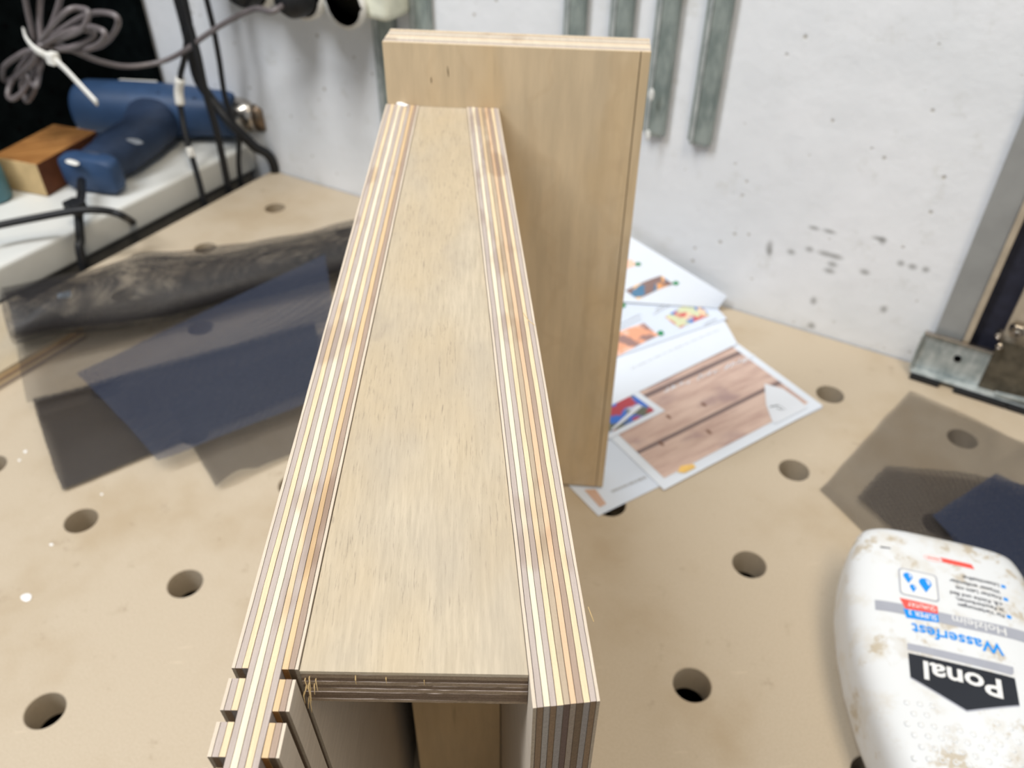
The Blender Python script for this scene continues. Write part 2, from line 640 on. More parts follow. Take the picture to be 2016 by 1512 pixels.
def wob(k, t, seed):
    if k == 0 or k == 11:
        return mnoise.noise(V((t * 30, k * 3.1, seed))) * 0.004
    return mnoise.noise(V((t * 16, k * 7.7, seed))) * 0.010 + mnoise.noise(V((t * 70, k * 5.3, seed + 9))) * 0.005


def side_board(parent, NL, NR, FL, FR, mats, seed, kerfs, zb=0.0008, end=0.0):
    """Eleven plies; kerfs = saw slots (start, stop) in metres before the near end, cut 3 plies deep from each face."""
    lean = math.tan(math.radians(4.4))
    gap = 0.0050

    def P(s, t, z):
        a = NL.lerp(NR, s)
        b = FL.lerp(FR, s)
        q = a + (b - a) * t
        dz = q.z - z
        sh = lean * dz * max(0.0, min(1.0, 1 - t)) / LEN
        q2 = a + (b - a) * (t + sh * (1 if kerfs else 0))
        return V((q2.x, q2.y, z))

    for k in range(11):
        inner = 3 <= k <= 7
        if not kerfs:
            segs = [(0.0, 1.0)]
        elif inner:
            segs = [(-end / LEN, 1.0)]
        else:
            pts = [0.0]
            for a, b in kerfs:
                pts += [-a / LEN, -b / LEN]
            segs = [(0.0, 1.0)]
            for i in range(2, len(pts), 2):
                nxt = pts[i + 1] if i + 1 < len(pts) else -end / LEN
                segs.append((nxt, pts[i]))
        mbp = MB()
        jit = random.uniform(-0.00009, 0.00009)
        for t0, t1 in segs:
            n = max(2, int((t1 - t0) * 70))
            vs = []
            for i in range(n + 1):
                t = t0 + (t1 - t0) * i / n
                s0 = CUM[k] + wob(k, t, seed) + gap
                s1 = CUM[k + 1] + wob(k + 1, t, seed) - gap
                top0 = P(s0, t, (NL.z + (FL.z - NL.z) * t) + jit)
                top1 = P(s1, t, (NL.z + (FL.z - NL.z) * t) + jit)
                zt = NL.z + (FL.z - NL.z) * t + jit
                top0 = P(s0, t, zt)
                top1 = P(s1, t, zt)
                # keep the upper edge exactly on its line: shear grows downward from it
                a0 = NL.lerp(NR, s0)
                b0 = FL.lerp(FR, s0)
                a1 = NL.lerp(NR, s1)
                b1 = FL.lerp(FR, s1)
                p0 = a0 + (b0 - a0) * t
                p1 = a1 + (b1 - a1) * t
                sh = (lean * (zt - zb) * max(0.0, min(1.0, 1 - t)) / LEN) if kerfs else 0.0
                d0 = a0 + (b0 - a0) * (t + sh)
                d1 = a1 + (b1 - a1) * (t + sh)
                vs += [V((p0.x, p0.y, zt)), V((p1.x, p1.y, zt)), V((d1.x, d1.y, zb)), V((d0.x, d0.y, zb))]
            fs = []
            for i in range(n):
                for q in range(4):
                    q2 = (q + 1) % 4
                    fs.append((i * 4 + q, i * 4 + q2, i * 4 + 4 + q2, i * 4 + 4 + q))
            fs.append((0, 1, 2, 3))
            e = n * 4
            fs.append((e + 3, e + 2, e + 1, e))
            mbp.add(vs, fs)
        mbp.obj('ply', mats[k], parent)


lb = bpy.data.objects.new('side_board', None)
col.objects.link(lb)
lb.parent = box
lb['label'] = 'left side board with pairs of saw slots across its near end'
side_board(lb, LLn, LRn, LLf, LRf,
           [P_LIGHT, P_GRAY, P_CREAM, P_GRAY, P_WHITE, P_GRAY, P_CREAM, P_GRAY, P_ORANGE, P_BROWN, P_LIGHT], 1.3,
           [(0.00005, 0.00245), (0.00985, 0.01244), (0.0199, 0.0222), (0.0300, 0.0324)], end=0.040)
rb = bpy.data.objects.new('side_board', None)
col.objects.link(rb)
rb.parent = box
rb['label'] = 'right side board with plain square-cut near end'
side_board(rb, RLn, RRn, RLf, RRf,
           [P_LIGHT, P_GRAY, P_WHITE, P_GRAY, P_CREAM, P_TAN, P_PEACH, P_BROWN, P_CREAM, P_GRAY, P_LIGHT], 5.1, None)

# channel panel between the boards: stacked plies, top veneer a hair below the board edges
tp = bpy.data.objects.new('channel_panel', None)
col.objects.link(tp)
tp.parent = box
pz = [0.0, 0.0012, 0.0028, 0.0042, 0.0057, 0.0071, 0.0086, 0.0101, 0.0116, 0.0128]
pm = [VEN_TOP, P_CUT_A, P_CUT_B, P_CUT_A, P_CUT_B, P_CUT_A, P_CUT_B, P_CUT_B, P_CUT_A]
nearL, nearR = at(590, 1326, 0.2485), at(1041, 1328, 0.2485)
bd = (LRf - LRn).normalized()
for k in range(9):
    g = 0.00025
    d0, d1 = 0.0005 + pz[k], 0.0005 + pz[k + 1] - 0.00012
    mbp = MB()
    n = 24
    jl, jr = random.uniform(-0.0001, 0.0002), random.uniform(-0.0001, 0.0002)
    if k == 0:
        jl = jr = -0.0001
    vs = []
    for i in range(n + 1):
        u = i / n
        ln = LRn.lerp(RLn, 0)       # left edge follows the left board, right edge the right board
        nl = V((LRn.x, LRn.y, 0)) + V((LRf.x - LRn.x, LRf.y - LRn.y, 0)) * 0.0
        nr = V((nearR.x, nearR.y, 0))
        a = nl.lerp(nr, u)
        b = V((LRf.x, LRf.y, 0)).lerp(V((RLf.x, RLf.y, 0)), u)
        # inset at both edges
        dx = (nr - nl).normalized()
        if i == 0:
            a = a + dx * 0.0002
            b = b + dx * 0.00018
        if i == n:
            a = a - dx * 0.00010
            b = b - dx * 0.00012
        rough = 0 if k == 0 else mnoise.noise(V((u * 60, k * 4.1, 2.2))) * 0.00012
        a = a + (b - a).normalized() * ((jl * (1 - u) + jr * u) + rough)
        vs += [V((a.x, a.y, 0.249 - d0)), V((b.x, b.y, 0.2610 - d0)), V((b.x, b.y, 0.2610 - d1)), V((a.x, a.y, 0.249 - d1))]
    fs = []
    for i in range(n):
        for q in range(4):
            q2 = (q + 1) % 4
            fs.append((i * 4 + q, i * 4 + q2, i * 4 + 4 + q2, i * 4 + 4 + q))
    fs += [(0, 1, 2, 3), (n * 4 + 3, n * 4 + 2, n * 4 + 1, n * 4)]
    mbp.add(vs, fs)
    o = mbp.obj('ply', pm[k], tp)

# torn fibres at the panel's near left corner
mbf = MB()
for i in range(12):
    p = on(random.uniform(596, 622), random.uniform(1334, 1384), nearL + V((0, 0, -0.006)), (-UB.x, -UB.y, 0))
    q = p - UB * random.uniform(0.0006, 0.0022) + V((random.uniform(-0.0005, 0.0009), 0, random.uniform(-0.0022, 0.0006)))
    mbf.sweep([p + UB * 0.001, p, q], [0.00011, 0.00013, 0.00004], 5)
for px, py in ((835, 1331), (700, 1330), (760, 1329)):
    p = on(px, py, nearL, (-UB.x, -UB.y, 0))
    mbf.sweep([p + UB * 0.0004 + V((0, 0, 0.0004)), p - UB * 0.0007 - V((0, 0, 0.0006)), p - UB * 0.0009 - V((0, 0, 0.0022))], [0.00007, 0.00014, 0.00004], 5)
tag(mbf.obj('torn_fibre', FIBRE, box), kind='stuff')

# tall end panel of thin plies, with a slot near its right edge
ep = bpy.data.objects.new('end_panel', None)
col.objects.link(ep)
ep.parent = box
EA, EB = V((-0.10635, 0.10545, 0)), V((-0.21945, 0.05140, 0))
ex = (EB - EA).normalized()
en = V((ex.y, -ex.x, 0))
if en.y < 0:
    en = -en
EW = (EB - EA).length
ET, EBOT = 0.2906, 0.0022
yt = [0.0195 * q for q in CUM]
for k in range(11):
    mbp = MB()
    d0, d1 = yt[k] + 0.00003, yt[k + 1] - 0.00008
    zt = ET + random.uniform(-0.0001, 0.0001)
    spans = [(0.0, EW)] if k else [(0.0, 0.0043), (0.0048, EW)]
    for s0, s1 in spans:
        a, b = EA + ex * s0, EA + ex * s1
        mbp.hexa([a + en * d0 + V((0, 0, EBOT)), b + en * d0 + V((0, 0, EBOT)), b + en * d1 + V((0, 0, EBOT)), a + en * d1 + V((0, 0, EBOT))],
                 [a + en * d0 + V((0, 0, zt)), b + en * d0 + V((0, 0, zt)), b + en * d1 + V((0, 0, zt)), a + en * d1 + V((0, 0, zt))])
    mbp.obj('ply', [VEN_BACK, P_LIGHT, P_GRAY, P_WHITE, P_LIGHT, P_CREAM, P_GRAY, P_WHITE, P_GRAY, P_CREAM, P_LIGHT][k], ep)
# two dark splits in the end panel's face
mbs = MB()
for (xa, ya, xb, yb) in ((881, 130, 883, 152), (849, 151, 849, 164)):
    p, q = on(xa, ya, EA, en), on(xb, yb, EA, en)
    mbs.sweep([p - en * 0.00002, (p + q) / 2 - en * 0.00004, q - en * 0.00002], [0.00006, 0.00022, 0.00006], 6)
mbs.obj('dark_split', plain('dark_grain_split', srgb(70, 58, 46), 0.8), box)

# upright divider inside, under the channel panel
dl = UB
D0 = (nearL + nearR) / 2 + dl * 0.08
pa = on(812, 1388, D0, dl)
tR = 0.0
rA, rB = RLn, RLf
den = (rB - rA).dot(dl)
rr = rA + (rB - rA) * ((D0 - rA).dot(dl) / den)
a = V((pa.x, pa.y, 0.0008))
b = V((rr.x, rr.y, 0.0008)) - V((dl.y, -dl.x, 0)) * 0.0004
mb = MB().hexa([a, b, b + dl * 0.009, a + dl * 0.009],
               [q + V((0, 0, 0.2345)) for q in (a, b, b + dl * 0.009, a + dl * 0.009)])
mb.obj('divider', VEN_IN, box)

# glue squeezed out of two joints


def blob(name, pos, r, parent=None, flat=0.6, mat=None, seed=0.0):
    bm = bmesh.new()
    bmesh.ops.create_icosphere(bm, subdivisions=3, radius=1.0)
    for q in bm.verts:
        k = 1 + 0.25 * mnoise.noise(q.co * 1.3 + V((seed, seed * 2, 0)))
        q.co = V((q.co.x * r[0] * k, q.co.y * r[1] * k, q.co.z * r[2] * k))
        q.co += V(pos)
    o = mesh_obj(name, [q.co.copy() for q in bm.verts], [tuple(w.index for w in f.verts) for f in bm.faces], mat or GLUE, parent, True)
    bm.free()
    return o


p = on(1034, 1362, nearL, (-UB.x, -UB.y, 0))
tag(blob('glue_bead', p - UB * 0.0002, (0.0009, 0.0009, 0.0016), box, seed=1), 'white glue bead at the near right joint')
p = on(791, 205, EA, en)
tag(blob('glue_bead', p - en * 0.0004 + V((0, 0, 0.0001)), (0.0042, 0.0010, 0.0009), box, seed=4), 'white glue line at the far left joint')
# loose fibre on the right board's edge
mb = MB()
zr = 0.2562
p = [at(1030, 616, zr + 0.001), at(1040, 630, zr + 0.003), at(1052, 640, zr + 0.004)]
mb.sweep(spline(p, 4), 0.00012, 5)
p = [at(1158, 1195, 0.2515), at(1163, 1208, 0.253), at(1169, 1224, 0.252)]
mb.sweep(spline(p, 4), 0.00010, 5)
tag(mb.obj('loose_fibre', FIBRE, box), kind='stuff')

# ================================================================== GLUE BOTTLE (lying on its back, mouth towards the viewer)
BO = V((0.09224, 0.1254, 0.0003))
BANG = math.radians(-166.05)
bex = V((math.cos(BANG), math.sin(BANG), 0))
bey = V((-math.sin(BANG), math.cos(BANG), 0))


def BL(x, y, z):
    return BO + bex * x + bey * y + V((0, 0, z))


prof = [(-0.0035, 0.0375, 0.0190), (-0.0022, 0.0405, 0.0220), (0.0000, 0.0425, 0.0240), (0.004, 0.0440, 0.0250), (0.010, 0.0460, 0.0256), (0.025, 0.0487, 0.0262),
        (0.045, 0.0500, 0.0264), (0.068, 0.0482, 0.0263), (0.090, 0.0446, 0.0260), (0.110, 0.0396, 0.0254), (0.130, 0.0330, 0.0244),
        (0.150, 0.0262, 0.0225), (0.165, 0.0205, 0.0190), (0.176, 0.0155, 0.0150), (0.184, 0.0130, 0.0130), (0.194, 0.0125, 0.0125)]
ZC = 0.0264


def prof_at(y):
    for i in range(len(prof) - 1):
        if prof[i][0] <= y <= prof[i + 1][0]:
            t = (y - prof[i][0]) / (prof[i + 1][0] - prof[i][0])
            t = max(0, min(1, t))
            a = prof[i][1] + (prof[i + 1][1] - prof[i][1]) * t
            b = prof[i][2] + (prof[i + 1][2] - prof[i][2]) * t
            return a, b
    return prof[-1][1], prof[-1][2]


def sup_e(y):
    return 4.2 if y < 0.12 else 4.2 - 2.2 * min(1, (y - 0.12) / 0.06)


def bz(x, y):
    a, b = prof_at(y)
    e = sup_e(y)
    q = max(0.0, 1 - abs(x / a) ** e)
    return ZC + b * q ** (1 / e)


m = M('white_bottle_plastic', 0.32, 0, 0.5)
v = m.coord()
c = m.mix(m.noise(v, 45, 4, 0.6, 0.50, 0.66), srgb(214, 218, 222), srgb(190, 178, 154), 0.30)
dirt = m.math('MULTIPLY', m.noise(v, 60, 5, 0.75, 0.52, 0.62), m.noise(v, 21, 3, 0.5, 0.38, 0.56))
c = m.mix(dirt, c, srgb(172, 156, 126), 0.70)
m.color(c)
m.bump(dirt, 0.2, 0.0005)
BOTW = m.m
bottle = empty('glue_bottle', BL(0, 0.08, 0), 'white wood glue bottle lying label up on the bench, stained with dried glue', 'bottle')
NB = 72
vs, fs = [], []
st = []
for i in range(len(prof) - 1):
    kk = 1 if prof[i + 1][0] < 0.012 else 4
    for q in range(kk):
        st.append(prof[i][0] + (prof[i + 1][0] - prof[i][0]) * q / kk)
st.append(prof[-1][0])
for y in st:
    a, b = prof_at(y)
    e = sup_e(y)
    for k in range(NB):
        th = 2 * math.pi * k / NB
        cth, sth = math.cos(th), math.sin(th)
        vs.append(BL(a * math.copysign(abs(cth) ** (2 / e), cth), y, ZC + b * math.copysign(abs(sth) ** (2 / e), sth)))
for i in range(len(st) - 1):
    for k in range(NB):
        k2 = (k + 1) % NB
        fs.append((i * NB + k, i * NB + k2, (i + 1) * NB + k2, (i + 1) * NB + k))
fs.append(tuple(range(NB - 1, -1, -1)))
fs.append(tuple((len(st) - 1) * NB + k for k in range(NB)))
o = mesh_obj('bottle_body', vs, fs, BOTW, bottle, True)
mb = MB().sweep([BL(0, 0.1935, ZC), BL(0, 0.196, ZC), BL(0, 0.212, ZC), BL(0, 0.216, ZC), BL(0, 0.232, ZC), BL(0, 0.236, ZC)],
                [0.0150, 0.0155, 0.0150, 0.0090, 0.0045, 0.0030], 24)
mb.obj('bottle_cap', plain('orange_cap', srgb(200, 60, 40), 0.4), bottle, True)

INK = dict(black=plain('label_black', srgb(38, 42, 50), 0.35, 0, 0.4, 0.06), gray=plain('label_gray', srgb(158, 162, 174), 0.35, 0, 0.4, 0.04),
           white=plain('label_white', srgb(220, 222, 223), 0.35, 0, 0.4, 0.02), blue=plain('label_blue', srgb(24, 140, 226), 0.35, 0, 0.4, 0.04),
           red=plain('label_red', srgb(226, 88, 80), 0.35, 0, 0.4, 0.04), dgray=plain('label_text_gray', srgb(80, 82, 90), 0.35, 0, 0.4, 0.04),
           pink=plain('label_pink', srgb(238, 190, 190), 0.35, 0, 0.4, 0.02))


def press(name, pts2, faces, ink, h):
    return mesh_obj(name, [BL(x, y, bz(x, y) + h) for x, y in pts2], faces, INK[ink], bottle)


def patch(name, poly, ink, h=0.00012):
    """Flat polygon on the bottle, subdivided so that it follows the curve."""
    bm = bmesh.new()
    f = bm.faces.new([bm.verts.new((x / 1000, y / 1000, 0)) for x, y in poly])
    bmesh.ops.triangulate(bm, faces=bm.faces)
    for _ in range(3):
        bmesh.ops.subdivide_edges(bm, edges=[e for e in bm.edges if e.calc_length() > 0.003], cuts=1)
    bmesh.ops.triangulate(bm, faces=bm.faces)
    bm.verts.index_update()
    o = press(name, [(q.co.x, q.co.y) for q in bm.verts], [tuple(w.index for w in f.verts) for f in bm.faces], ink, h)
    bm.free()
    return o


def rrect(x0, y0, x1, y1, r, n=5):
    out = []
    for cx, cy, a0 in ((x1 - r, y1 - r, 0), (x0 + r, y1 - r, 90), (x0 + r, y0 + r, 180), (x1 - r, y0 + r, 270)):
        for k in range(n + 1):
            th = math.radians(a0 + 90 * k / n)
            out.append((cx + r * math.cos(th), cy + r * math.sin(th)))
    return out


def ellip(cx, cy, rx, ry, n=24):
    return [(cx + rx * math.cos(2 * math.pi * k / n), cy + ry * math.sin(2 * math.pi * k / n)) for k in range(n)]


def text2d(body, x, y, size, width=None, bold=0.0, align='LEFT', shear=0.0):
    cu = bpy.data.curves.new('t', 'FONT')
    cu.body = body
    cu.size = size
    cu.offset = bold
    cu.align_x = align
    cu.shear = shear
    cu.resolution_u = 3
    o = bpy.data.objects.new('t', cu)
    col.objects.link(o)
    dg = bpy.context.evaluated_depsgraph_get()
    me = bpy.data.meshes.new_from_object(o.evaluated_get(dg))
    bpy.data.objects.remove(o)
    xs = [q.co.x for q in me.vertices]
    k = 1.0
    if width:
        k = width / (max(xs) - min(xs))
    x0 = min(xs) if align == 'LEFT' else 0.0
    pts = [(x + (q.co.x - x0) * k, y + q.co.y) for q in me.vertices]
    fs = [tuple(p.vertices) for p in me.polygons]
    bpy.data.meshes.remove(me)
    return pts, fs


def word(body, x, y, size, ink, width=None, bold=0.0, h=0.0003, name='lettering', rot=0.0):
    pts, fs = text2d(body, x, y, size, width, bold)
    if rot:
        c, s = math.cos(rot), math.sin(rot)
        pts = [(x + (a - x) * c - (b - y) * s, y + (a - x) * s + (b - y) * c) for a, b in pts]
    pts = [(a / 1000, b / 1000) for a, b in pts]
    return press(name, pts, fs, ink, h)


patch('label_band', [(-36, 52.6), (-36, 59.6), (-20, 60.4), (0, 61.0), (20, 61.1), (37.2, 60.8), (37.4, 54.4), (20, 54.6), (0, 54.2), (-20, 53.4)], 'gray')
word('Holzleim', -25.3, 54.6, 6.9, 'white', 25.6, 0.03)
word('Wasserfest', -22.6, 65.6, 9.4, 'blue', 43.0, 0.16)
patch('label_bar', [(-26.0, 77.0), (-25.8, 80.4), (-24.5, 82.0), (23.1, 82.2), (22.9, 78.2)], 'gray')
patch('label_shield', [(-25.9, 83.2), (22.9, 84.0), (22.5, 97.4), (-1.8, 108.0), (-26.2, 97.4)], 'black')
patch('label_shield_rim', [(22.5, 97.4), (-1.8, 108.0), (-26.2, 97.4), (-26.2, 98.2), (-1.8, 108.9), (22.6, 98.2)], 'gray')
word('Ponal', -19.0, 87.0, 14.0, 'white', 35.2, 0.34)
# red logo: oval and slanted banner
patch('logo_oval', ellip(6.4, 17.6, 5.0, 2.3), 'pink')
patch('logo_oval_inner', ellip(6.4, 17.6, 4.3, 1.75), 'white', 0.0002)
patch('logo_stroke', [(3.2, 17.2), (9.6, 17.2), (9.6, 18.1), (3.2, 18.1)], 'red', 0.00028)
patch('logo_banner', [(2.6, 15.6), (2.6, 18.9), (-14.6, 18.9), (-13.4, 15.6)], 'red')
# drop symbol
patch('icon_border', rrect(5.6, 29.8, 25.2, 48.2, 2.2), 'gray')
patch('icon_field', rrect(6.4, 30.6, 24.4, 47.4, 1.8), 'white', 0.0002)


def drop(cx, cy, r, tail):
    pts = []
    for k in range(19):
        th = math.radians(-210 + 240 * k / 18)
        pts.append((cx + r * math.cos(th), cy + r * math.sin(th)))
    pts.append((cx, cy + tail))
    return pts


for cx, cy, r, t in ((12.0, 37.0, 3.2, 6.6), (20.5, 34.8, 2.4, 5.0), (18.3, 41.6, 1.7, 3.8)):
    patch('water_drop', drop(cx, cy, r, t), 'blue', 0.00028)
    patch('drop_shine', [(cx - r * 0.78, cy - r * 0.15), (cx - r * 0.45, cy - r * 0.62), (cx - r * 0.05, cy - r * 0.72), (cx - r * 0.3, cy - r * 0.25), (cx - r * 0.5, cy + r * 0.5)], 'white', 0.00036)
for y in (26.2, 34.8, 46.2):
    patch('bullet', [(-29.3, y - 1.0), (-27.0, y - 1.0), (-27.0, y + 1.1), (-29.3, y + 1.1)], 'blue')
for s, y, w in (('F\u00fcr Verleimungen', 45.6, 22.4), ('in Feuchtr\u00e4umen,', 42.0, 23.2), ('z.B. K\u00fcche und Bad', 38.4, 25.6),
                ('Frischer Leim mit', 33.9, 22.6), ('Wasser entfernbar', 29.9, 25.2), ('L\u00f6semittelfrei', 25.4, 18.0)):
    word(s, -25.8, y, 3.3, 'dgray', w, 0.05)
# red over blue quality badge
patch('badge_blue', [(7.0, 56.2), (24.0, 57.4), (22.6, 62.8), (15.0, 62.2), (7.0, 61.2)], 'blue', 0.0002)
patch('badge_red', [(7.0, 51.0), (25.4, 50.8), (22.9, 57.2), (15.0, 56.6), (7.0, 55.9)], 'red', 0.00028)
word('SUPER 3', 8.0, 57.4, 4.6, 'white', 13.4, 0.06, 0.0004)
word('QUALIT\u00c4T', 8.0, 52.4, 3.6, 'white', 13.6, 0.05, 0.0004)
patch('print_mark', [(33.4, 15.6), (28.2, 16.0), (28.2, 16.9), (33.4, 16.8)], 'dgray')
# raised grip rings below the label
ring0 = None
for r_ in range(7):
    for k in range(-5, 6):
        x = (k + (0.5 if r_ % 2 else 0)) * 0.0056 + 0.002
        y = 0.1085 + r_ * 0.0052 + abs(x) * 0.12 * (1 if abs(x) < 0.02 else 1)
        a, b = prof_at(y)
        if abs(x) > a * 0.72 or (r_ < 2 and abs(x) < 0.012):
            continue
        pos = BL(x, y, bz(x, y) - 0.00005)
        if ring0 is None:
            vs, fs = [], []
            for u in range(14):
                for w_ in range(6):
                    A, B = 2 * math.pi * u / 14, 2 * math.pi * w_ / 6
                    rr_ = 0.00115 + 0.00035 * math.cos(B)
                    vs.append(pos + V((rr_ * math.cos(A), rr_ * math.sin(A), 0.00032 * math.sin(B))))
            for u in range(14):
                for w_ in range(6):
                    fs.append((u * 6 + w_, ((u + 1) % 14) * 6 + w_, ((u + 1) % 14) * 6 + (w_ + 1) % 6, u * 6 + (w_ + 1) % 6))
            ring0 = mesh_obj('grip_ring', vs, fs, BOTW, bottle, True)
            base0 = pos
        else:
            c_ = ring0.copy()
            col.objects.link(c_)
            c_.parent = bottle
            c_.location = ring0.location + (pos - base0)

# ================================================================== PAPERS
def paper_mat(name, c):
    return plain(name, c, 0.55, 0, 0.25, 0.015, 20)


PAPER = paper_mat('white_paper', srgb(212, 220, 232))
PAPER_B = paper_mat('cool_white_paper', srgb(204, 214, 230))
PRT = plain('print_text_gray', srgb(168, 172, 178), 0.6, 0, 0.2, 0.1, 800)


def photo_mat(name, cols, scale, seed):
    m = M(name, 0.35, 0, 0.35)
    v = m.coord((0, 0, 0.5 + seed), (1, 1, 1))
    c = cols[0]
    for i, q in enumerate(cols[1:]):
        mp = m.n('ShaderNodeMapping')
        m.link(v, mp.inputs[0])
        mp.inputs['Location'].default_value = (seed + i * 3.7, i * 1.9, 0)
        c = m.mix(m.noise(mp.outputs[0], scale, 2, 0.5, 0.48, 0.56), c, q)
    m.color(c)
    return m.m


def sheet(name, corners, label, nx=10, ny=10, mat=None, wave=0.0, seed=0.0, thick=0.00025):
    """corners a,b,c,d round the sheet in 3-D; returns root object and a function (u,v,h)->point."""
    a, b, c_, d = [V(q) for q in corners]
    nrm = (b - a).cross(d - a).normalized()
    if nrm.z < 0:
        nrm = -nrm

    def S(u, v, h=0.0):
        p = a.lerp(b, u).lerp(d.lerp(c_, u), v)
        w = wave * (mnoise.noise(V((u * 2.2, v * 2.2, seed))) + 0.4)
        return p + nrm * (h + max(0.0, w))
    vs, fs = [], []
    for lay in (0, 1):
        for j in range(ny + 1):
            for i in range(nx + 1):
                vs.append(S(i / nx, j / ny, thick * lay))
    N = (nx + 1) * (ny + 1)
    for j in range(ny):
        for i in range(nx):
            q = j * (nx + 1) + i
            fs.append((q, q + nx + 1, q + nx + 2, q + 1))
            fs.append((N + q, N + q + 1, N + q + nx + 2, N + q + nx + 1))
    rim = [i for i in range(nx + 1)] + [j * (nx + 1) + nx for j in range(1, ny + 1)] + [ny * (nx + 1) + i for i in range(nx - 1, -1, -1)] + [j * (nx + 1) for j in range(ny - 1, 0, -1)]
    for k in range(len(rim)):
        p, q = rim[k], rim[(k + 1) % len(rim)]
        fs.append((p, q, N + q, N + p))
    o = mesh_obj(name, vs, fs, mat or PAPER)
    tag(o, label, 'paper', 'printed sheets under the end panel')
    return o, S


def uv_of(S, p):
    """Invert S for a bench point by search (flat sheets)."""
    u = v = 0.5
    for _ in range(30):
        q = S(u, v)
        e = 1e-3
        du = (S(u + e, v) - q) / e
        dv = (S(u, v + e) - q) / e
        r = p - q
        A = du.dot(du)
        B = du.dot(dv)
        C = dv.dot(dv)
        x, y = r.dot(du), r.dot(dv)
        det = A * C - B * B
        u += (C * x - B * y) / det
        v += (A * y - B * x) / det
    return u, v


def printed(name, S, uvpoly, mat, parent, h=0.0005):
    bm = bmesh.new()
    bm.faces.new([bm.verts.new((u, v, 0)) for u, v in uvpoly])
    bmesh.ops.triangulate(bm, faces=bm.faces)
    for _ in range(3):
        bmesh.ops.subdivide_edges(bm, edges=[e for e in bm.edges if e.calc_length() > 0.12], cuts=1)
    bmesh.ops.triangulate(bm, faces=bm.faces)
    bm.verts.index_update()
    o = mesh_obj(name, [S(q.co.x, q.co.y, h) for q in bm.verts], [tuple(w.index for w in f.verts) for f in bm.faces], mat, parent)
    bm.free()
    return o


def pp(S, pts, z):
    return [uv_of(S, at(x, y, z)) for x, y in pts]


# sheet 0: lowest, its corner peeps out in front of the end panel
b0 = at(1178, 1016, 0.0004)
d1 = (at(1122, 959, 0.0004) - b0).normalized()
d2 = (at(1298, 958, 0.0004) - b0).normalized()
s0, S0 = sheet('leaflet', [b0, b0 + d2 * 0.21, b0 + d2 * 0.21 + d1 * 0.148, b0 + d1 * 0.148], 'white leaflet lowest in the pile, its corner over a bench hole', mat=PAPER_B)
TANP = plain('print_tan', srgb(196, 166, 150), 0.5, 0, 0.3, 0.06, 60)
printed('printed_strip', S0, pp(S0, [(1150, 964), (1172, 963), (1194, 992), (1181, 999)], 0.0008), TANP, s0)


def text_or_fold_line(S, parent, p0, p1, z, hgt, n=14, seed=1, mat=None, h=0.0005):
    """A row of word-like strokes along a printed line."""
    a = V(uv_of(S, at(p0[0], p0[1], z)) + (0,))
    b = V(uv_of(S, at(p1[0], p1[1], z)) + (0,))
    rnd = random.Random(seed)
    mbt = MB()
    t = 0.0
    pa_, pb_ = S(a.x, a.y), S(b.x, b.y)
    L = (pb_ - pa_).length
    dirv = (pb_ - pa_).normalized()
    up = V((0, 0, 1)).cross(dirv)
    while t < 1:
        w = rnd.uniform(0.03, 0.10)
        q0 = a.lerp(b, t)
        q1 = a.lerp(b, min(1, t + w))
        A, B = S(q0.x, q0.y, h), S(q1.x, q1.y, h)
        mbt.add([A, B, B + up * hgt, A + up * hgt], [(0, 1, 2, 3)])
        t += w + 0.02
    return mbt.obj('text_or_fold_line', mat or PRT, parent)


text_or_fold_line(S0, s0, (1206, 970), (1274, 941), 0.0008, 0.0022, seed=3)

# sheet 1: leaflet with a photograph of planks
b1 = at(1307, 965, 0.0010)
r1 = at(1620, 799, 0.0010)
d1 = (at(1457, 680, 0.0010) - r1)
d1 = d1.normalized() * 0.148
s1, S1 = sheet('leaflet', [b1, r1, r1 + d1, b1 + d1], 'leaflet printed with a large photograph of brown planks, nearest the bench holes')


def plank_mat():
    m = M('print_planks', 0.3, 0, 0.4)
    sp = m.n('ShaderNodeSeparateXYZ')
    m.link(m.tc.outputs['UV'], sp.inputs[0])
    v = m.coord((0, 0, 0), (2.2, 14, 1), 'UV')
    c = m.mix(m.noise(v, 1.5, 4, 0.6, 0.3, 0.7), srgb(208, 184, 172), srgb(182, 154, 144))
    c = m.mix(m.noise(m.coord((0, 0, 0), (2, 3, 1), 'UV'), 1.7, 3, 0.5, 0.5, 0.7), c, srgb(150, 126, 128), 0.7)
    for y0, w in ((0.215, 0.018), (0.545, 0.024)):
        d = m.math('ABSOLUTE', m.math('SUBTRACT', sp.outputs[1], y0))
        c = m.mix(m.ramp(d, w * 0.4, w, 1, 0), c, srgb(96, 82, 84), 0.85)
    for ux, uy in ((0.40, 0.13), (0.52, 0.31), (0.30, 0.34), (0.14, 0.20)):
        dn = m.n('ShaderNodeVectorMath', operation='DISTANCE')
        m.link(m.coord((0, 0, 0), (1.9, 1, 1), 'UV'), dn.inputs[0])
        dn.inputs[1].default_value = (ux * 1.9, uy, 0)
        c = m.mix(m.ramp(dn.outputs['Value'], 0.008, 0.03, 1, 0), c, srgb(110, 74, 52), 0.9)
    m.color(c)
    return m.m


def quad_uv(name, S, q4, mat, parent, h=0.0005, n=6):
    vs, fs, uv = [], [], []
    for j in range(n + 1):
        for i in range(n + 1):
            u, v = i / n, j / n
            a = V(q4[0]).lerp(V(q4[1]), u).lerp(V(q4[3]).lerp(V(q4[2]), u), v)
            vs.append(S(a.x, a.y, h))
            uv.append((u, v))
    for j in range(n):
        for i in range(n):
            k = j * (n + 1) + i
            fs.append((k, k + 1, k + n + 2, k + n + 1))
    return mesh_obj(name, vs, fs, mat, parent, uvs=uv)


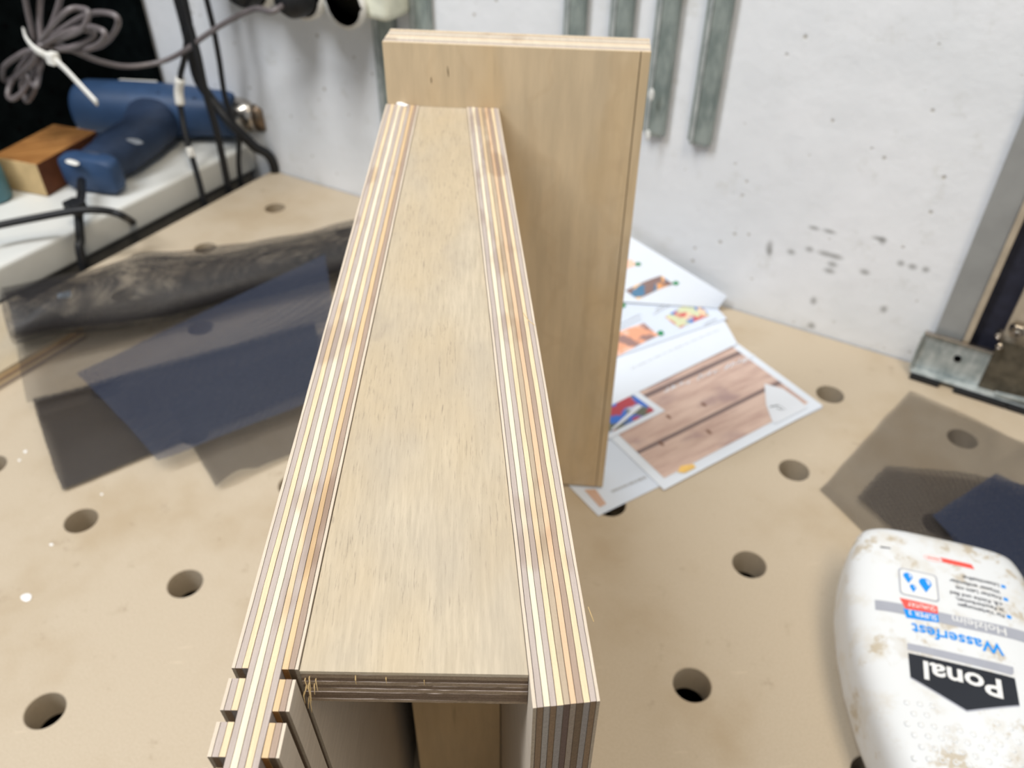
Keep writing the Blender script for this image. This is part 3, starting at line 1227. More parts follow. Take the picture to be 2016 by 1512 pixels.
q4 = pp(S1, [(1311, 949), (1597, 801), (1452, 690), (1212, 862)], 0.0014)
ml, mr = 0.0, 0.0
quad_uv('printed_photo', S1, [(0.045, 0.055), (0.955, 0.055), (0.955, 0.97), (0.045, 0.97)], plank_mat(), s1, 0.0005)
WPR = paper_mat('print_white', srgb(212, 218, 228))
printed('torn_paper_print', S1, pp(S1, [(1505, 756), (1508, 797), (1520, 830), (1526, 835), (1590, 803), (1570, 786), (1541, 766)], 0.0014), WPR, s1, 0.0008)
mbq = MB()
for a, b in (((1515, 800), (1532, 797)), ((1532, 797), (1546, 806)), ((1528, 803), (1540, 806))):
    p, q = at(*a, 0.0019), at(*b, 0.0019)
    w = V((0.0007, -0.0007, 0))
    mbq.add([p, q, q + w, p + w], [(0, 1, 2, 3)])
mbq.obj('ink_scribble', plain('print_dark', srgb(66, 72, 74), 0.5), s1)
printed('yellow_print', S1, pp(S1, [(1334, 930), (1340, 918), (1365, 914), (1370, 921), (1348, 932)], 0.0014), plain('print_yellow', srgb(232, 192, 112), 0.4), s1, 0.0008)
mbq = MB()
rnd = random.Random(5)
for k in range(30):
    t = k / 29 + rnd.uniform(-0.01, 0.01)
    if 0.30 < t < 0.36 or 0.62 < t < 0.67:
        continue
    x, y = 1306 + (1478 - 1306) * t, 772 + (706 - 772) * t
    p = at(x, y + rnd.uniform(-2, 2), 0.0020)
    q = at(x + rnd.uniform(1, 6), y + rnd.uniform(-9, -3), 0.0020)
    w = V((0.0009, 0.0004, 0))
    mbq.add([p, p + w, q + w, q], [(0, 1, 2, 3)])
mbq.obj('white_script', WPR, s1)

# sheet 2: small sheet with a blue photo over the planks
c2 = at(1309, 809, 0.0018)
u2 = (at(1215, 742, 0.0018) - c2)
w2 = (at(1196, 866, 0.0018) - c2)
s2, S2 = sheet('leaflet', [c2, c2 + u2 * 1.35, c2 + u2 * 1.35 + w2 * 1.5, c2 + w2 * 1.5], 'leaflet corner printed with a blue and red picture, half hidden by the end panel')
printed('printed_photo', S2, [(0.06, 0.07), (0.97, 0.07), (0.97, 0.95), (0.06, 0.95)], photo_mat('print_blue_photo', [srgb(196, 208, 238), srgb(98, 104, 92), srgb(60, 110, 200), srgb(170, 70, 80)], 55, 2.0), s2)
printed('white_print', S2, pp(S2, [(1203, 846), (1256, 796), (1264, 801), (1206, 848)], 0.0022), WPR, s2, 0.0008)

# sheet 3: plain white end of a sheet above the plank picture
s3, S3 = sheet('leaflet', [at(1452, 677, 0.0022), at(1424, 628, 0.0022), at(1150, 700, 0.0022), at(1175, 812, 0.0022)], 'blank white sheet lying across the top of the plank leaflet', mat=PAPER)
text_or_fold_line(S3, s3, (1243, 727), (1420, 648), 0.0026, 0.0005, seed=8)  # these gray strokes draw the sheet's fold line, not writing

# sheet 4: instructions with small photographs
s4, S4 = sheet('leaflet', [at(1431, 628, 0.0030), at(1394, 588, 0.0036), at(1160, 590, 0.0036), at(1160, 722, 0.0030)], 'instruction sheet with two rows of small colour photographs', mat=PAPER_B)
ph = [([(1338, 646), (1398, 621), (1372, 592), (1309, 624)], [srgb(226, 196, 164), srgb(30, 116, 196), srgb(196, 92, 92), srgb(200, 206, 170)], 75, 1.0),
      ([(1214, 702), (1297, 660), (1268, 636), (1180, 668)], [srgb(236, 188, 168), srgb(222, 160, 130), srgb(150, 120, 116)], 60, 3.0)]
for k, (poly, cols, sc, sd) in enumerate(ph):
    printed('printed_photo', S4, pp(S4, poly, 0.0036), photo_mat('print_photo_%s' % 'ab'[k], cols, sc, sd), s4)
GRN = plain('print_green', srgb(40, 130, 84), 0.5)
for x, y in ((1406, 603), (1301, 657), (1226, 603)):
    printed('green_marker', S4, pp(S4, [(x - 8, y), (x, y + 5), (x + 7, y), (x + 2, y - 6), (x - 4, y - 5)], 0.0036), GRN, s4, 0.0008)
for i, (a, b) in enumerate((((1292, 612), (1366, 576)), ((1288, 620), (1350, 590)), ((1222, 640), (1262, 620)), ((1222, 648), (1264, 628)), ((1388, 640), (1412, 628)))):
    text_or_fold_line(S4, s4, a, b, 0.0036, 0.0014, seed=20 + i)

# sheet 5: sheet whose far edge leans up the wall
wy = 0.352
s5, S5 = sheet('leaflet', [at(1414, 607, 0.0044), aty(1431, 582, wy), aty(1236, 463, wy), at(1165, 590, 0.0060)], 'instruction sheet whose far edge rests up against the white wall', mat=PAPER)
n5 = (S5(1, 0) - S5(0, 0)).cross(S5(0, 1) - S5(0, 0))


def pp5(pts):
    return [uv_of(S5, on(x, y, S5(0.4, 0.5), n5)) for x, y in pts]


ph5 = [([(1255, 592), (1326, 558), (1303, 538), (1231, 572)], [srgb(232, 186, 120), srgb(214, 150, 96), srgb(50, 110, 150), srgb(120, 96, 96)], 80, 5.0),
       ([(1236, 520), (1256, 511), (1244, 496), (1226, 505)], [srgb(236, 190, 170), srgb(220, 150, 120)], 70, 7.0)]
for k, (poly, cols, sc, sd) in enumerate(ph5):
    printed('printed_photo', S5, pp5(poly), photo_mat('print_photo_%s' % 'cd'[k], cols, sc, sd), s5)
for x, y in ((1331, 556), (1258, 509)):
    printed('green_marker', S5, pp5([(x - 8, y), (x, y + 5), (x + 7, y), (x + 2, y - 5), (x - 4, y - 4)]), GRN, s5, 0.0008)

# ================================================================== INSECT SCREEN PIECES
def screen(name, outline, label, mat, zf, n=26, rot=0.35, dbl=0.0, parent=None):
    """A piece of woven screen: bilinear quad of bench points, height from zf(u, v)."""
    a, b, c_, d = [V(q) for q in outline]
    vs, fs, uv = [], [], []
    lays = (0.0,) if not dbl else (0.0, dbl)
    for h in lays:
        base = len(vs)
        for j in range(n + 1):
            for i in range(n + 1):
                u, v = i / n, j / n
                p = a.lerp(b, u).lerp(d.lerp(c_, u), v)
                p = p + V((mnoise.noise(V((u * 5, v * 5, h * 900 + 3))) * 0.0015, mnoise.noise(V((u * 5, v * 5, h * 900 + 8))) * 0.0015, 0))
                p.z += zf(u, v) + h
                vs.append(p)
                r = rot + (0.62 if h else 0)
                uv.append((p.x * math.cos(r) + p.y * math.sin(r), -p.x * math.sin(r) + p.y * math.cos(r)))
        for j in range(n):
            for i in range(n):
                k = base + j * (n + 1) + i
                fs.append((k, k + 1, k + n + 2, k + n + 1))
    o = mesh_obj(name, vs, fs, mat, parent, True, uvs=uv)
    if label:
        tag(o, label, 'screen', 'cut pieces of insect screen')
    return o


# plywood offcut lying under the screen roll
strip = empty('plywood_offcut', (-0.595, -0.10, 0), 'plywood offcut at the left bench edge, under the screen roll', 'board')
xs0, xs1, ys0, ys1 = -0.634, -0.5497, -0.30, 0.036
for k in range(5):
    MB().box((xs0, ys0, 0.0003 + k * 0.0026), (xs1 + random.uniform(-0.0003, 0.0003), ys1, 0.0003 + k * 0.0026 + 0.00245)).obj(
        'ply', [P_GRAY, P_CREAM, P_BROWN, P_ORANGE, VEN_TOP][k], strip)

# roll with its loose tail
ra, rbp = at(24, 640, 0.026), at(760, 462, 0.026)
axis = (rbp - ra).normalized()
side = V((axis.y, -axis.x, 0))
if side.y > 0:
    side = -side
prof_r = []
for k in range(70):
    th = 2 * math.pi * 1.85 * k / 69
    g = 1 - 0.33 * (1 - k / 69)
    prof_r.append((-math.sin(th + 1.2) * 0.036 * g, math.cos(th + 1.2) * 0.0190 * g + 0.0210))
# leave the roll at its foot and run flat towards the viewer
lastx = prof_r[-1][0]
end_th = 2 * math.pi * 1.85 + 1.2
while math.cos(end_th) > -0.97:
    end_th += 0.12
    prof_r.append((-math.sin(end_th) * 0.036, math.cos(end_th) * 0.0190 + 0.0210))
lx, lz = prof_r[-1]
for k in range(1, 12):
    prof_r.append((lx + 0.0085 * k, max(0.0016, lz + 0.0006 * k) + 0.0007 * math.sin(k * 0.9)))
vs, fs, uv = [], [], []
NA = 40
acc = [0.0]
for i in range(1, len(prof_r)):
    acc.append(acc[-1] + math.hypot(prof_r[i][0] - prof_r[i - 1][0], prof_r[i][1] - prof_r[i - 1][1]))
Lr = (rbp - ra).length
for i, (s_, z_) in enumerate(prof_r):
    for k in range(NA + 1):
        t = k / NA
        p = ra + axis * (Lr * t) + side * s_ * (1 + 0.06 * mnoise.noise(V((t * 6, i * 0.1, 1))))
        lift = 0.0135 * max(0.0, 1 - t / 0.28) if p.x < -0.50 else 0.0
        zz = z_ * (1 + 0.12 * mnoise.noise(V((t * 7, i * 0.07, 5))))
        if p.x < -0.545:
            zz = max(zz, 0.0148 + zz * 0.9)
        elif p.x < -0.50:
            zz = zz + (0.0148) * (-0.50 - p.x) / 0.045
        vs.append(V((p.x, p.y, zz)))
        uv.append((Lr * t, acc[i]))
for i in range(len(prof_r) - 1):
    for k in range(NA):
        q = i * (NA + 1) + k
        fs.append((q, q + 1, q + NA + 2, q + NA + 1))
roll = mesh_obj('insect_screen_roll', vs, fs, SCREEN, None, True, uvs=uv)
tag(roll, 'black insect screen rolled up along its far edge, left of the plywood box', 'screen', 'cut pieces of insect screen')
bl = mesh_obj('pale_roll_fleck', [at(x, y, 0.047) for x, y in ((112, 578), (138, 572), (140, 584), (114, 588))], [(0, 1, 2, 3)], plain('pale_fleck', srgb(150, 164, 178), 0.3), roll)  # pale blue-gray quad on top of the roll
bl.location = bl.location

s_ = screen('insect_screen', [at(125, 970), at(640, 760), at(620, 640), at(66, 792)], 'dark doubled screen piece with a sharp near corner, left of the plywood', SCREEN_D,
            lambda u, v: 0.0022 + 0.0045 * max(0, math.sin(v * 4.0)) * (1 - u) + 0.001 * mnoise.noise(V((u * 4, v * 4, 1))), rot=0.35, dbl=0.0016)
s_ = screen('insect_screen', [at(428, 968), at(660, 866), at(690, 640), at(330, 800)], 'brownish screen piece with its near corner folded, beside the plywood', SCREEN_D,
            lambda u, v: 0.0052 + 0.006 * math.sin(min(1, u * 3) * math.pi) * (1 - v) + 0.001 * mnoise.noise(V((u * 4, v * 4, 4))), rot=0.15)
s_ = screen('insect_screen', [at(310, 906, 0.014), at(680, 765, 0.014), at(640, 500, 0.050), at(150, 735, 0.030)], 'bluish screen piece laid on top of the darker ones', SCREEN_B,
            lambda u, v: 0.004 * math.sin(v * 3.1) + 0.0015 * mnoise.noise(V((u * 3, v * 3, 7))), rot=-0.2)

# right-hand pieces
s_ = screen('insect_screen', [at(1612, 966), at(1900, 1240), at(2300, 1000), at(1790, 776)], 'thin brown screen piece behind the glue bottle, wavy along its far edge', SCREEN,
            lambda u, v: 0.0012 + 0.0030 * abs(math.sin(u * 5 + v)) * v + 0.003 * max(0, math.sin(v * 3.1)) * 0.5, rot=0.45)
s_ = screen('insect_screen', [at(1683, 988), at(1900, 1180), at(2260, 1000), at(1742, 926)], 'darker screen offcut lying on the thin one behind the glue bottle', SCREEN_D,
            lambda u, v: 0.0050 + 0.003 * abs(math.sin(u * 6)) * v, rot=0.1)
s_ = screen('insect_screen', [at(1826, 1034), at(1980, 1230), at(2250, 1110), at(1950, 952)], 'blackest screen scrap, topmost behind the glue bottle', SCREEN_B,
            lambda u, v: 0.0090 + 0.002 * math.sin(u * 5), rot=-0.3, dbl=0.0012)

# ================================================================== RAILS ON THE WALL
def rail(xa, xb, zb, label, d=0.0075):
    """Folded channel: web on the wall, two flanges forward, chamfered lower end."""
    w = xb - xa
    x = (xa + xb) / 2
    yw = wall_y(x) - 0.0008
    t = 0.0016
    r = empty('steel_rail', (x, yw, zb), label, 'rail', 'galvanized rails hanging on the wall')
    zt = 0.75

    def fl(x0, x1, y0, y1, name):
        mbx = MB()
        mbx.hexa([(x0, y0, zb + 0.004), (x1, y0, zb + 0.004), (x1, y1, zb), (x0, y1, zb)], [(x0, y0, zt), (x1, y0, zt), (x1, y1, zt), (x0, y1, zt)])
        return bevel(mbx.obj(name, GALV if name == 'highlight_lip' else RAILM, r), 0.0004, 1)
    fl(xa + t, xb - t, yw - d + 0.0012, yw - d + 0.0012 + t, 'web')
    fl(xa, xa + t, yw - d + 0.0006, yw, 'flange')
    fl(xb - t, xb, yw - d + 0.0006, yw, 'flange')
    fl(xa + t, xa + 0.28 * w, yw - d, yw - d + 0.0011, 'highlight_lip')  # left highlight put into the lighter colour of this raised strip
    return r


yr = 0.347
for (pa_, pb_, pz_, lab) in (((725, 0), (766, 0), 0.030, 'steel rail farthest left on the wall, beside the power cables'),
                             ((800, 0), (838, 0), 0.030, 'second steel rail from the power cables, mostly behind the end panel'),
                             ((1106, 0), (1146, 0), 0.125, 'third steel rail, its end hidden behind the end panel'),
                             ((1198, 0), (1241, 0), 0.130, 'fourth steel rail, just left of the paint-spotted one'),
                             ((1288, 0), (1333, 0), None, 'steel rail with white paint spots beside the end panel'),
                             ((1388, 0), (1438, 0), None, 'steel rail standing clear on the wall, nearest the scuffed area')):
    A, B = aty(pa_[0], pa_[1], yr), aty(pb_[0], pb_[1], yr)
    zb = pz_
    if zb is None:
        zb = aty(1290, 278, yr).z if pa_[0] == 1288 else aty(1375, 296, yr).z
    rl = rail(A.x, B.x, zb, lab)
    if pa_[0] == 1288:
        for px, py, s_ in ((1281, 185, 0.0036), (1274, 265, 0.0034)):
            q = aty(px, py, yr - 0.001)
            blob('paint_spot', q + V((0.001, -0.001, 0)), (s_ * 0.7, 0.0008, s_ * 1.3), rl, mat=PAINT, seed=px)

# ================================================================== RIGHT-HAND DOOR POST AND BRACKET
yp = 0.3565
post = empty('door_post', (0.09, yp, 0.0), 'gray steel door post with a dark rubber seal, at the right end of the wall', 'post')
xa, xb = aty(1843, 650, yp).x, aty(1898, 665, yp).x
xc, xd = aty(1912, 665, yp).x, aty(1965, 680, yp).x


def slab(x0, x1, y0, y1, z0, z1, name, mat, parent, bev=0.0006):
    return bevel(MB().box((x0, y0, z0), (x1, y1, z1)).obj(name, mat, parent), bev, 2)


slab(xa, xb, yp, wall_y(xa) - 0.001, 0.004, 0.9, 'steel_flange', GRAYP, post)
slab(xb, xc, yp - 0.003, wall_y(xa) - 0.001, 0.004, 0.9, 'beige_lip', BEIGE, post)
slab(xc, xd, yp + 0.006, wall_y(xa) - 0.001, 0.004, 0.9, 'rubber_seal', NAVY, post)
slab(xd, xd + 0.035, yp - 0.001, wall_y(xd) - 0.001, 0.004, 0.9, 'beige_board', BEIGE, post)
slab(xd + 0.035, xd + 0.22, yp - 0.006, wall_y(xd) - 0.001, 0.004, 0.9, 'brown_panel', BROWNP, post)

yb_ = 0.350
brk = empty('post_bracket', (0.08, yb_, 0.0), 'galvanized channel bracket on the rear bench edge at the foot of the door post', 'bracket')
a, b = aty(1799, 710, yb_), aty(1938, 733, yb_)
c_, d = aty(1816, 656, yb_), aty(1951, 689, yb_)
x0, x1, z0, z1 = a.x, b.x, 0.0058, 0.5 * (c_.z + d.z)
bevel(MB().box((x0, yb_, z0), (x1, yb_ + 0.0016, z1)).obj('channel_web', GALV, brk), 0.0005)
bevel(MB().box((x0, yb_ - 0.0075, z0 - 0.0016), (x1 + 0.06, yb_ + 0.0016, z0)).obj('bottom_flange', GALV, brk), 0.0005)
bevel(MB().box((x0, yb_ - 0.003, z1), (x1, yb_ + 0.0016, z1 + 0.0016)).obj('top_lip', STEEL, brk), 0.0005)
bevel(MB().box((x0 - 0.0015, yb_ - 0.005, z0), (x0, yb_ + 0.0016, z1)).obj('end_cheek', GALV, brk), 0.0004)
bevel(MB().box((x1, yb_ - 0.001, z0), (x1 + 0.07, yb_ + 0.0006, z1 + 0.012)).obj('cover_plate', BROWNP, brk), 0.0005)
mb = MB().hexa([(x1 + 0.012, yb_ - 0.007, 0.0064), (x1 + 0.06, yb_ - 0.011, 0.014), (x1 + 0.06, yb_ - 0.007, 0.014), (x1 + 0.012, yb_ - 0.003, 0.0064)],
               [(x1 + 0.012, yb_ - 0.007, 0.0084), (x1 + 0.06, yb_ - 0.011, 0.016), (x1 + 0.06, yb_ - 0.007, 0.016), (x1 + 0.012, yb_ - 0.003, 0.0084)])
mb.obj('tie_bar', GALV, brk)


def bolt(px, py, y, r, mat=STEEL):
    q = aty(px, py, y)
    mbx = MB()
    mbx.sweep([q + V((0, 0.006, 0)), q + V((0, -0.002, 0)), q + V((0, -0.0025, 0))], [r, r, r * 0.85], 6, up=(0, 0, 1))
    mbx.sweep([q + V((0, 0, 0)), q + V((0, -0.005, 0)), q + V((0, -0.0055, 0))], [r * 0.5, r * 0.5, r * 0.4], 12, up=(0, 0, 1))
    return bevel(mbx.obj('bolt', mat, brk), 0.0003)


bolt(2003, 652, yb_ - 0.002, 0.0058)
bolt(1968, 680, yb_ - 0.003, 0.0026)
bolt(1966, 659, yb_ - 0.003, 0.0022)
q = aty(1885, 706, yb_ - 0.0003)
mb = MB().sweep([q + V((0, 0.002, 0)), q - V((0, 0.0004, 0))], 0.0028, 10, up=(0, 0, 1))
mb.obj('dark_hole', HOLE, brk)
for k, (p0, p1) in enumerate((((1800, 716), (1856, 734)), ((1884, 742), (1984, 773)), ((1986, 775), (2050, 795)))):
    A, B = at(*p0, 0.0), at(*p1, 0.0)
    mb = MB().box((A.x, yb_ - 0.0105, 0.0004), (B.x, yb_ + 0.001, 0.0041))
    mb.obj('rubber_pad', BLACK, brk)

# ================================================================== LEFT LEDGE: PEGBOARD, HEAT GUN, BLOCK, CABLES
peg = empty('pegboard', (-0.86, 0.1, 0.03), 'black pegboard on the side wall above the white ledge', 'pegboard')
MB().box((-0.8695, -0.9, 0.029), (-0.860, wall_y(-0.87) - 0.0111, 0.55)).obj('side_panel', PEG, peg)
cb_ = (MB().box((-0.8695, wall_y(-0.87) - 0.011, 0.029), (-0.786, wall_y(-0.87) - 0.002, 0.55)).obj('corner_board', PEG))
tag(cb_, 'narrow black board filling the corner between the pegboard and the white wall', 'board')
h0 = None
for i in range(13):
    for j in range(9):
        y, z = 0.01 + i * 0.025, 0.05 + j * 0.025
        if h0 is None:
            mb = MB()
            mb.sweep([(-0.8605, y, z), (-0.8594, y, z)], 0.0028, 8, up=(0, 0, 1))
            h0 = mb.obj('peg_hole', HOLE, peg)
            hb = (y, z)
        else:
            c_ = h0.copy()
            col.objects.link(c_)
            c_.parent = peg
            c_.location = h0.location + V((0, y - hb[0], z - hb[1]))

# wooden block
ZL = 0.0283
f0 = at(95, 388, ZL)
zt = 0.0626
tA, tB, tC, tD = at(72, 323, zt), at(200, 252, zt), at(72, 236, zt), at(-6, 275, zt)
blk = empty('wood_block', f0, 'rough orange-brown wooden block on the white ledge behind the heat gun', 'block')
d1 = V((tB.x - tA.x, tB.y - tA.y, 0))
d2 = V((tD.x - tA.x, tD.y - tA.y, 0))
P0 = V((f0.x, f0.y, 0))
d1 = d1.normalized() * 0.085
d2 = V((-d1.y, d1.x, 0)).normalized() * 0.055 * (1 if V((-d1.y, d1.x, 0)).dot(d2) > 0 else -1)
cs = [P0, P0 + d1, P0 + d1 + d2, P0 + d2]
cs = [V((max(q.x, -0.852), q.y, 0)) for q in cs]
lo = [q + V((0, 0, ZL)) for q in cs]
hi = [q + V((0, 0, zt)) for q in cs]
vs = lo + hi
fs = [(0, 3, 2, 1), (4, 5, 6, 7), (0, 1, 5, 4), (1, 2, 6, 5), (2, 3, 7, 6), (3, 0, 4, 7)]
o = mesh_obj('block_body', vs, fs, HARDW, blk, mats=[HARDW_D, HARDW_E], fmat=[1, 0, 1, 2, 1, 2])  # orange top, dark long sides, pale short ends
bevel(o, 0.0012)

# teal bottle at the frame's edge
tc_ = at(-8, 392, ZL)
tl = empty('teal_bottle', tc_, 'teal plastic bottle at the left picture edge beside the wooden block', 'bottle')
MB().sweep([tc_ + V((0, 0, h)) for h in (0, 0.002, 0.03, 0.045, 0.052)], [0.014, 0.016, 0.016, 0.013, 0.007], 20, up=(1, 0, 0)).obj('bottle_body', TEAL, tl, True)
MB().sweep([tc_ + V((0, 0, h)) for h in (0.0521, 0.068, 0.069)], [0.0085, 0.0085, 0.007], 20, up=(1, 0, 0)).obj('bottle_cap', WHITEP, tl, True)

# heat gun lying on its side
zg = 0.0575
gr, gn = at(158, 208, zg), at(528, 228, zg)
gun = empty('heat_gun', V((gr.x, gr.y, ZL)), 'blue heat gun with steel nozzle lying on its side on the white ledge', 'heat gun')
ga = (gn - gr).normalized()
GL = (gn - gr).length


def gp(t, dx=0.0, dz=0.0):
    s = V((ga.y, -ga.x, 0))
    if s.x < 0:
        s = -s
    return gr + ga * (GL * t) + s * dx + V((0, 0, dz))


MB().sweep([gp(t) for t in (0.0, 0.015, 0.05, 0.2, 0.45, 0.60, 0.66, 0.80, 0.835, 0.84)],
           [0.020, 0.0255, 0.028, 0.0285, 0.028, 0.0265, 0.0245, 0.0235, 0.0225, 0.020], 28, p=2.3).obj('housing', BLUE, gun, True)
MB().sweep([gp(t) for t in (0.835, 0.85, 0.93, 0.945)], [0.0175, 0.0190, 0.0190, 0.0172], 28).obj('nozzle_collar', STEEL, gun, True)
MB().sweep([gp(t) for t in (0.94, 0.955, 1.0, 0.999, 0.96)], [0.0165, 0.0180, 0.0175, 0.0150, 0.0148], 28).obj('nozzle_tip', STEEL_D, gun, True)
h1, h2, h3 = at(288, 258, 0.055), at(214, 312, 0.051), at(160, 356, 0.0475)
MB().sweep(spline([gp(0.40), h1, h2, (h2 + h3) / 2], 6), [(0.027, 0.022)] * 6 + [(0.0235, 0.021)] * 6 + [(0.0205, 0.0195)] * 7, 22, p=2.4).obj('grip', BLUE_D, gun, True)
hd = (h3 - h2).normalized()
MB().sweep([h2 + (h3 - h2) * t for t in (0.30, 0.40, 0.52, 0.76, 0.81)], [(0.019, 0.014), (0.028, 0.0165), (0.0315, 0.018), (0.0305, 0.018), (0.028, 0.0165)], 26, p=5.0).obj('stand_foot', BLUE, gun, True)
MB().sweep([gp(0.52, 0.018), gp(0.50, 0.040), gp(0.44, 0.052)], [(0.008, 0.009), (0.009, 0.010), (0.004, 0.007)], 12).obj('trigger', BLACK, gun, True)
for t in (0.07, 0.48, 0.66):
    q = gp(t, 0.012, 0.0245 if t < 0.6 else 0.021)
    MB().sweep([q - V((0, 0, 0.003)), q + V((0, 0, 0.0006))], 0.0032, 10, up=(1, 0, 0)).obj('screw', BLACK, gun)
for k, (t0, t1, dx, dz) in enumerate(((0.20, 0.40, -0.020, 0.0205),)):
    a, b = gp(t0, dx, dz), gp(t1, dx, dz)
    w = V((0, 0, 0.004))
    MB().hexa([a + V((0, 0.001, -0.001)), b + V((0, 0.001, -0.001)), b + V((0, 0.001, 0)) + w, a + V((0, 0.001, 0)) + w],
              [a + V((0, -0.0012, -0.001)), b + V((0, -0.0012, -0.001)), b + V((0, -0.001, 0)) + w, a + V((0, -0.001, 0)) + w]).obj('white_sticker', WHITEP, gun)
q = at(265, 275, 0.0795)
blob('worn_patch', q + V((0, 0, -0.0015)), (0.011, 0.004, 0.0012), gun, mat=plain('worn_gray', srgb(134, 140, 148), 0.5), seed=3)
q = at(142, 318, 0.0655)
blob('worn_patch', q + V((0, 0, -0.001)), (0.009, 0.0035, 0.0012), gun, mat=WHITEP, seed=6)
cord = spline([h3 + hd * 0.000, at(160, 385, 0.048), at(156, 405, 0.046), atx(155, 425, -0.661), atx(158, 470, -0.655), atx(163, 518, -0.651), V((-0.651, 0.105, -0.12))], 8)
MB().sweep(cord, 0.0042, 10).obj('power_cord', BLACK, gun, True)
q = at(150, 408, 0.049)
o = MB().box((q.x - 0.010, q.y - 0.007, q.z - 0.006), (q.x + 0.008, q.y + 0.007, q.z + 0.006)).obj('cable_clip', BLACK, gun)
bevel(o, 0.002)
cb = spline([at(-40, 452, 0.050), at(0, 443, 0.050), at(60, 431, 0.052), at(130, 418, 0.055), at(175, 413, 0.056), at(220, 417, 0.050), at(245, 427, 0.042), atx(262, 437, -0.665)], 8)
o = MB().sweep(cb, 0.0034, 10).obj('black_cable', BLACK, None, True)
tag(o, 'black cable crossing the white ledge in front of the heat gun cord', 'cable')


def cable(name, pts, r, mat, label, n=8, parts=None, group='cables hanging in the left corner'):
    sp = spline(pts, n)
    o = MB().sweep(sp, r, 10).obj(name, mat, None, True)
    tag(o, label, 'cable', group)
    return o


up_ = lambda p: p + V((-0.01, 0.0, 0.22))
def hang(pts):
    return [V((pts[0].x - 0.012, pts[0].y, pts[0].z + 0.20))] + pts


pA = hang([aty(352, 0, 0.300), aty(366, 55, 0.302), aty(378, 110, 0.305), aty(390, 155, 0.310), aty(412, 190, 0.318), aty(445, 232, 0.318), aty(472, 260, 0.323), aty(500, 288, 0.332), aty(540, 328, 0.351)]) + [V((-0.647, 0.352, -0.10))]
cable('black_cable', pA, 0.0052, BLACK, 'thickest black cable, sloping down to the rear corner of the bench')
pB = hang([aty(364, 0, 0.292), aty(368, 60, 0.290), aty(364, 110, 0.288), aty(355, 150, 0.286), aty(353, 190, 0.284), aty(358, 225, 0.280), aty(366, 268, 0.272), aty(380, 315, 0.266), aty(400, 388, 0.260)]) + [V((-0.650, 0.258, -0.10))]
oB = cable('black_cable', pB, 0.0030, BLACK, 'black cable with white tape bands, nearest the heat gun grip')
sp = spline([aty(355, 155, 0.2855), aty(352, 180, 0.2845), aty(355, 206, 0.2825)], 5)
MB().sweep(sp, 0.0048, 10).obj('white_tape', WHITEP, oB, True)
sp = spline([aty(372, 290, 0.2690), aty(378, 310, 0.2668)], 5)
MB().sweep(sp, 0.0040, 10).obj('white_tape', WHITEP, oB, True)
pC = hang([aty(407, 0, 0.312), aty(421, 60, 0.314), aty(432, 120, 0.316), aty(443, 190, 0.318), aty(460, 240, 0.320), aty(470, 275, 0.320), aty(473, 352, 0.316)]) + [V((-0.650, 0.316, -0.10))]
cable('black_cable', pC, 0.0027, BLACK, 'thin straight black cable, rightmost of those dropping behind the bench')
pD = hang([aty(358, -5, 0.288), aty(376, 60, 0.288), aty(390, 112, 0.288), aty(404, 178, 0.290), aty(424, 248, 0.293), aty(438, 310, 0.295), aty(450, 368, 0.295)]) + [V((-0.650, 0.295, -0.10))]
cable('black_cable', pD, 0.0036, BLACK, 'black cable crossing in front of the heat gun barrel and dropping behind the bench')

# power strip with plugs, above the corner
ps0, ps1 = aty(430, -6, 0.322), aty(700, -6, 0.322)
zs = 0.199
strip_ = empty('power_strip', V((-0.53, 0.345, zs)), 'white power strip high on the wall above the heat gun, seen from below', 'power strip')
o = MB().box((-0.66, 0.318, zs), (-0.43, wall_y(-0.5) - 0.002, zs + 0.05)).obj('strip_body', plain('cream_plastic', srgb(214, 216, 200), 0.45), strip_)
bevel(o, 0.006, 3)
for k, px in enumerate((480, 575, 655)):
    q = aty(px, -8, 0.300)
    c0 = V((q.x, 0.3175, zs + 0.012))
    MB().sweep([c0 + V((0, 0.002, 0)), c0 + V((0, -0.006, 0)), c0 + V((0, -0.006, 0)), c0 + V((0, 0.0, 0))], [0.0215, 0.0215, 0.0185, 0.0180], 28, up=(0, 0, 1)).obj('socket_rim', WHITEP, strip_, True)


def plug(px, py, label, gx=0.0):
    q = aty(px, py, 0.300)
    c0 = V((q.x, 0.3170, zs + 0.012))
    p_ = empty('power_plug', c0, label, 'plug', 'plugs in the power strip')
    MB().sweep([c0 + V((0, 0, 0)), c0 + V((0, -0.012, 0)), c0 + V((0, -0.024, -0.001)), c0 + V((0, -0.030, -0.003))], [0.0172, 0.0172, 0.0150, 0.0090], 24, up=(0, 0, 1)).obj('plug_body', BLACK, p_, True)
    return p_, c0


g1, c1 = plug(480, -8, 'black plug in the socket of the power strip nearest the pegboard')
MB().sweep(spline([c1 + V((0, -0.028, -0.002)), c1 + V((-0.006, -0.036, 0.004)), c1 + V((-0.02, -0.036, 0.03))], 5), 0.0034, 10).obj('plug_lead', BLACK, g1, True)
g2, c2_ = plug(575, -8, 'black plug in the middle socket of the power strip, feeding the gray cable')

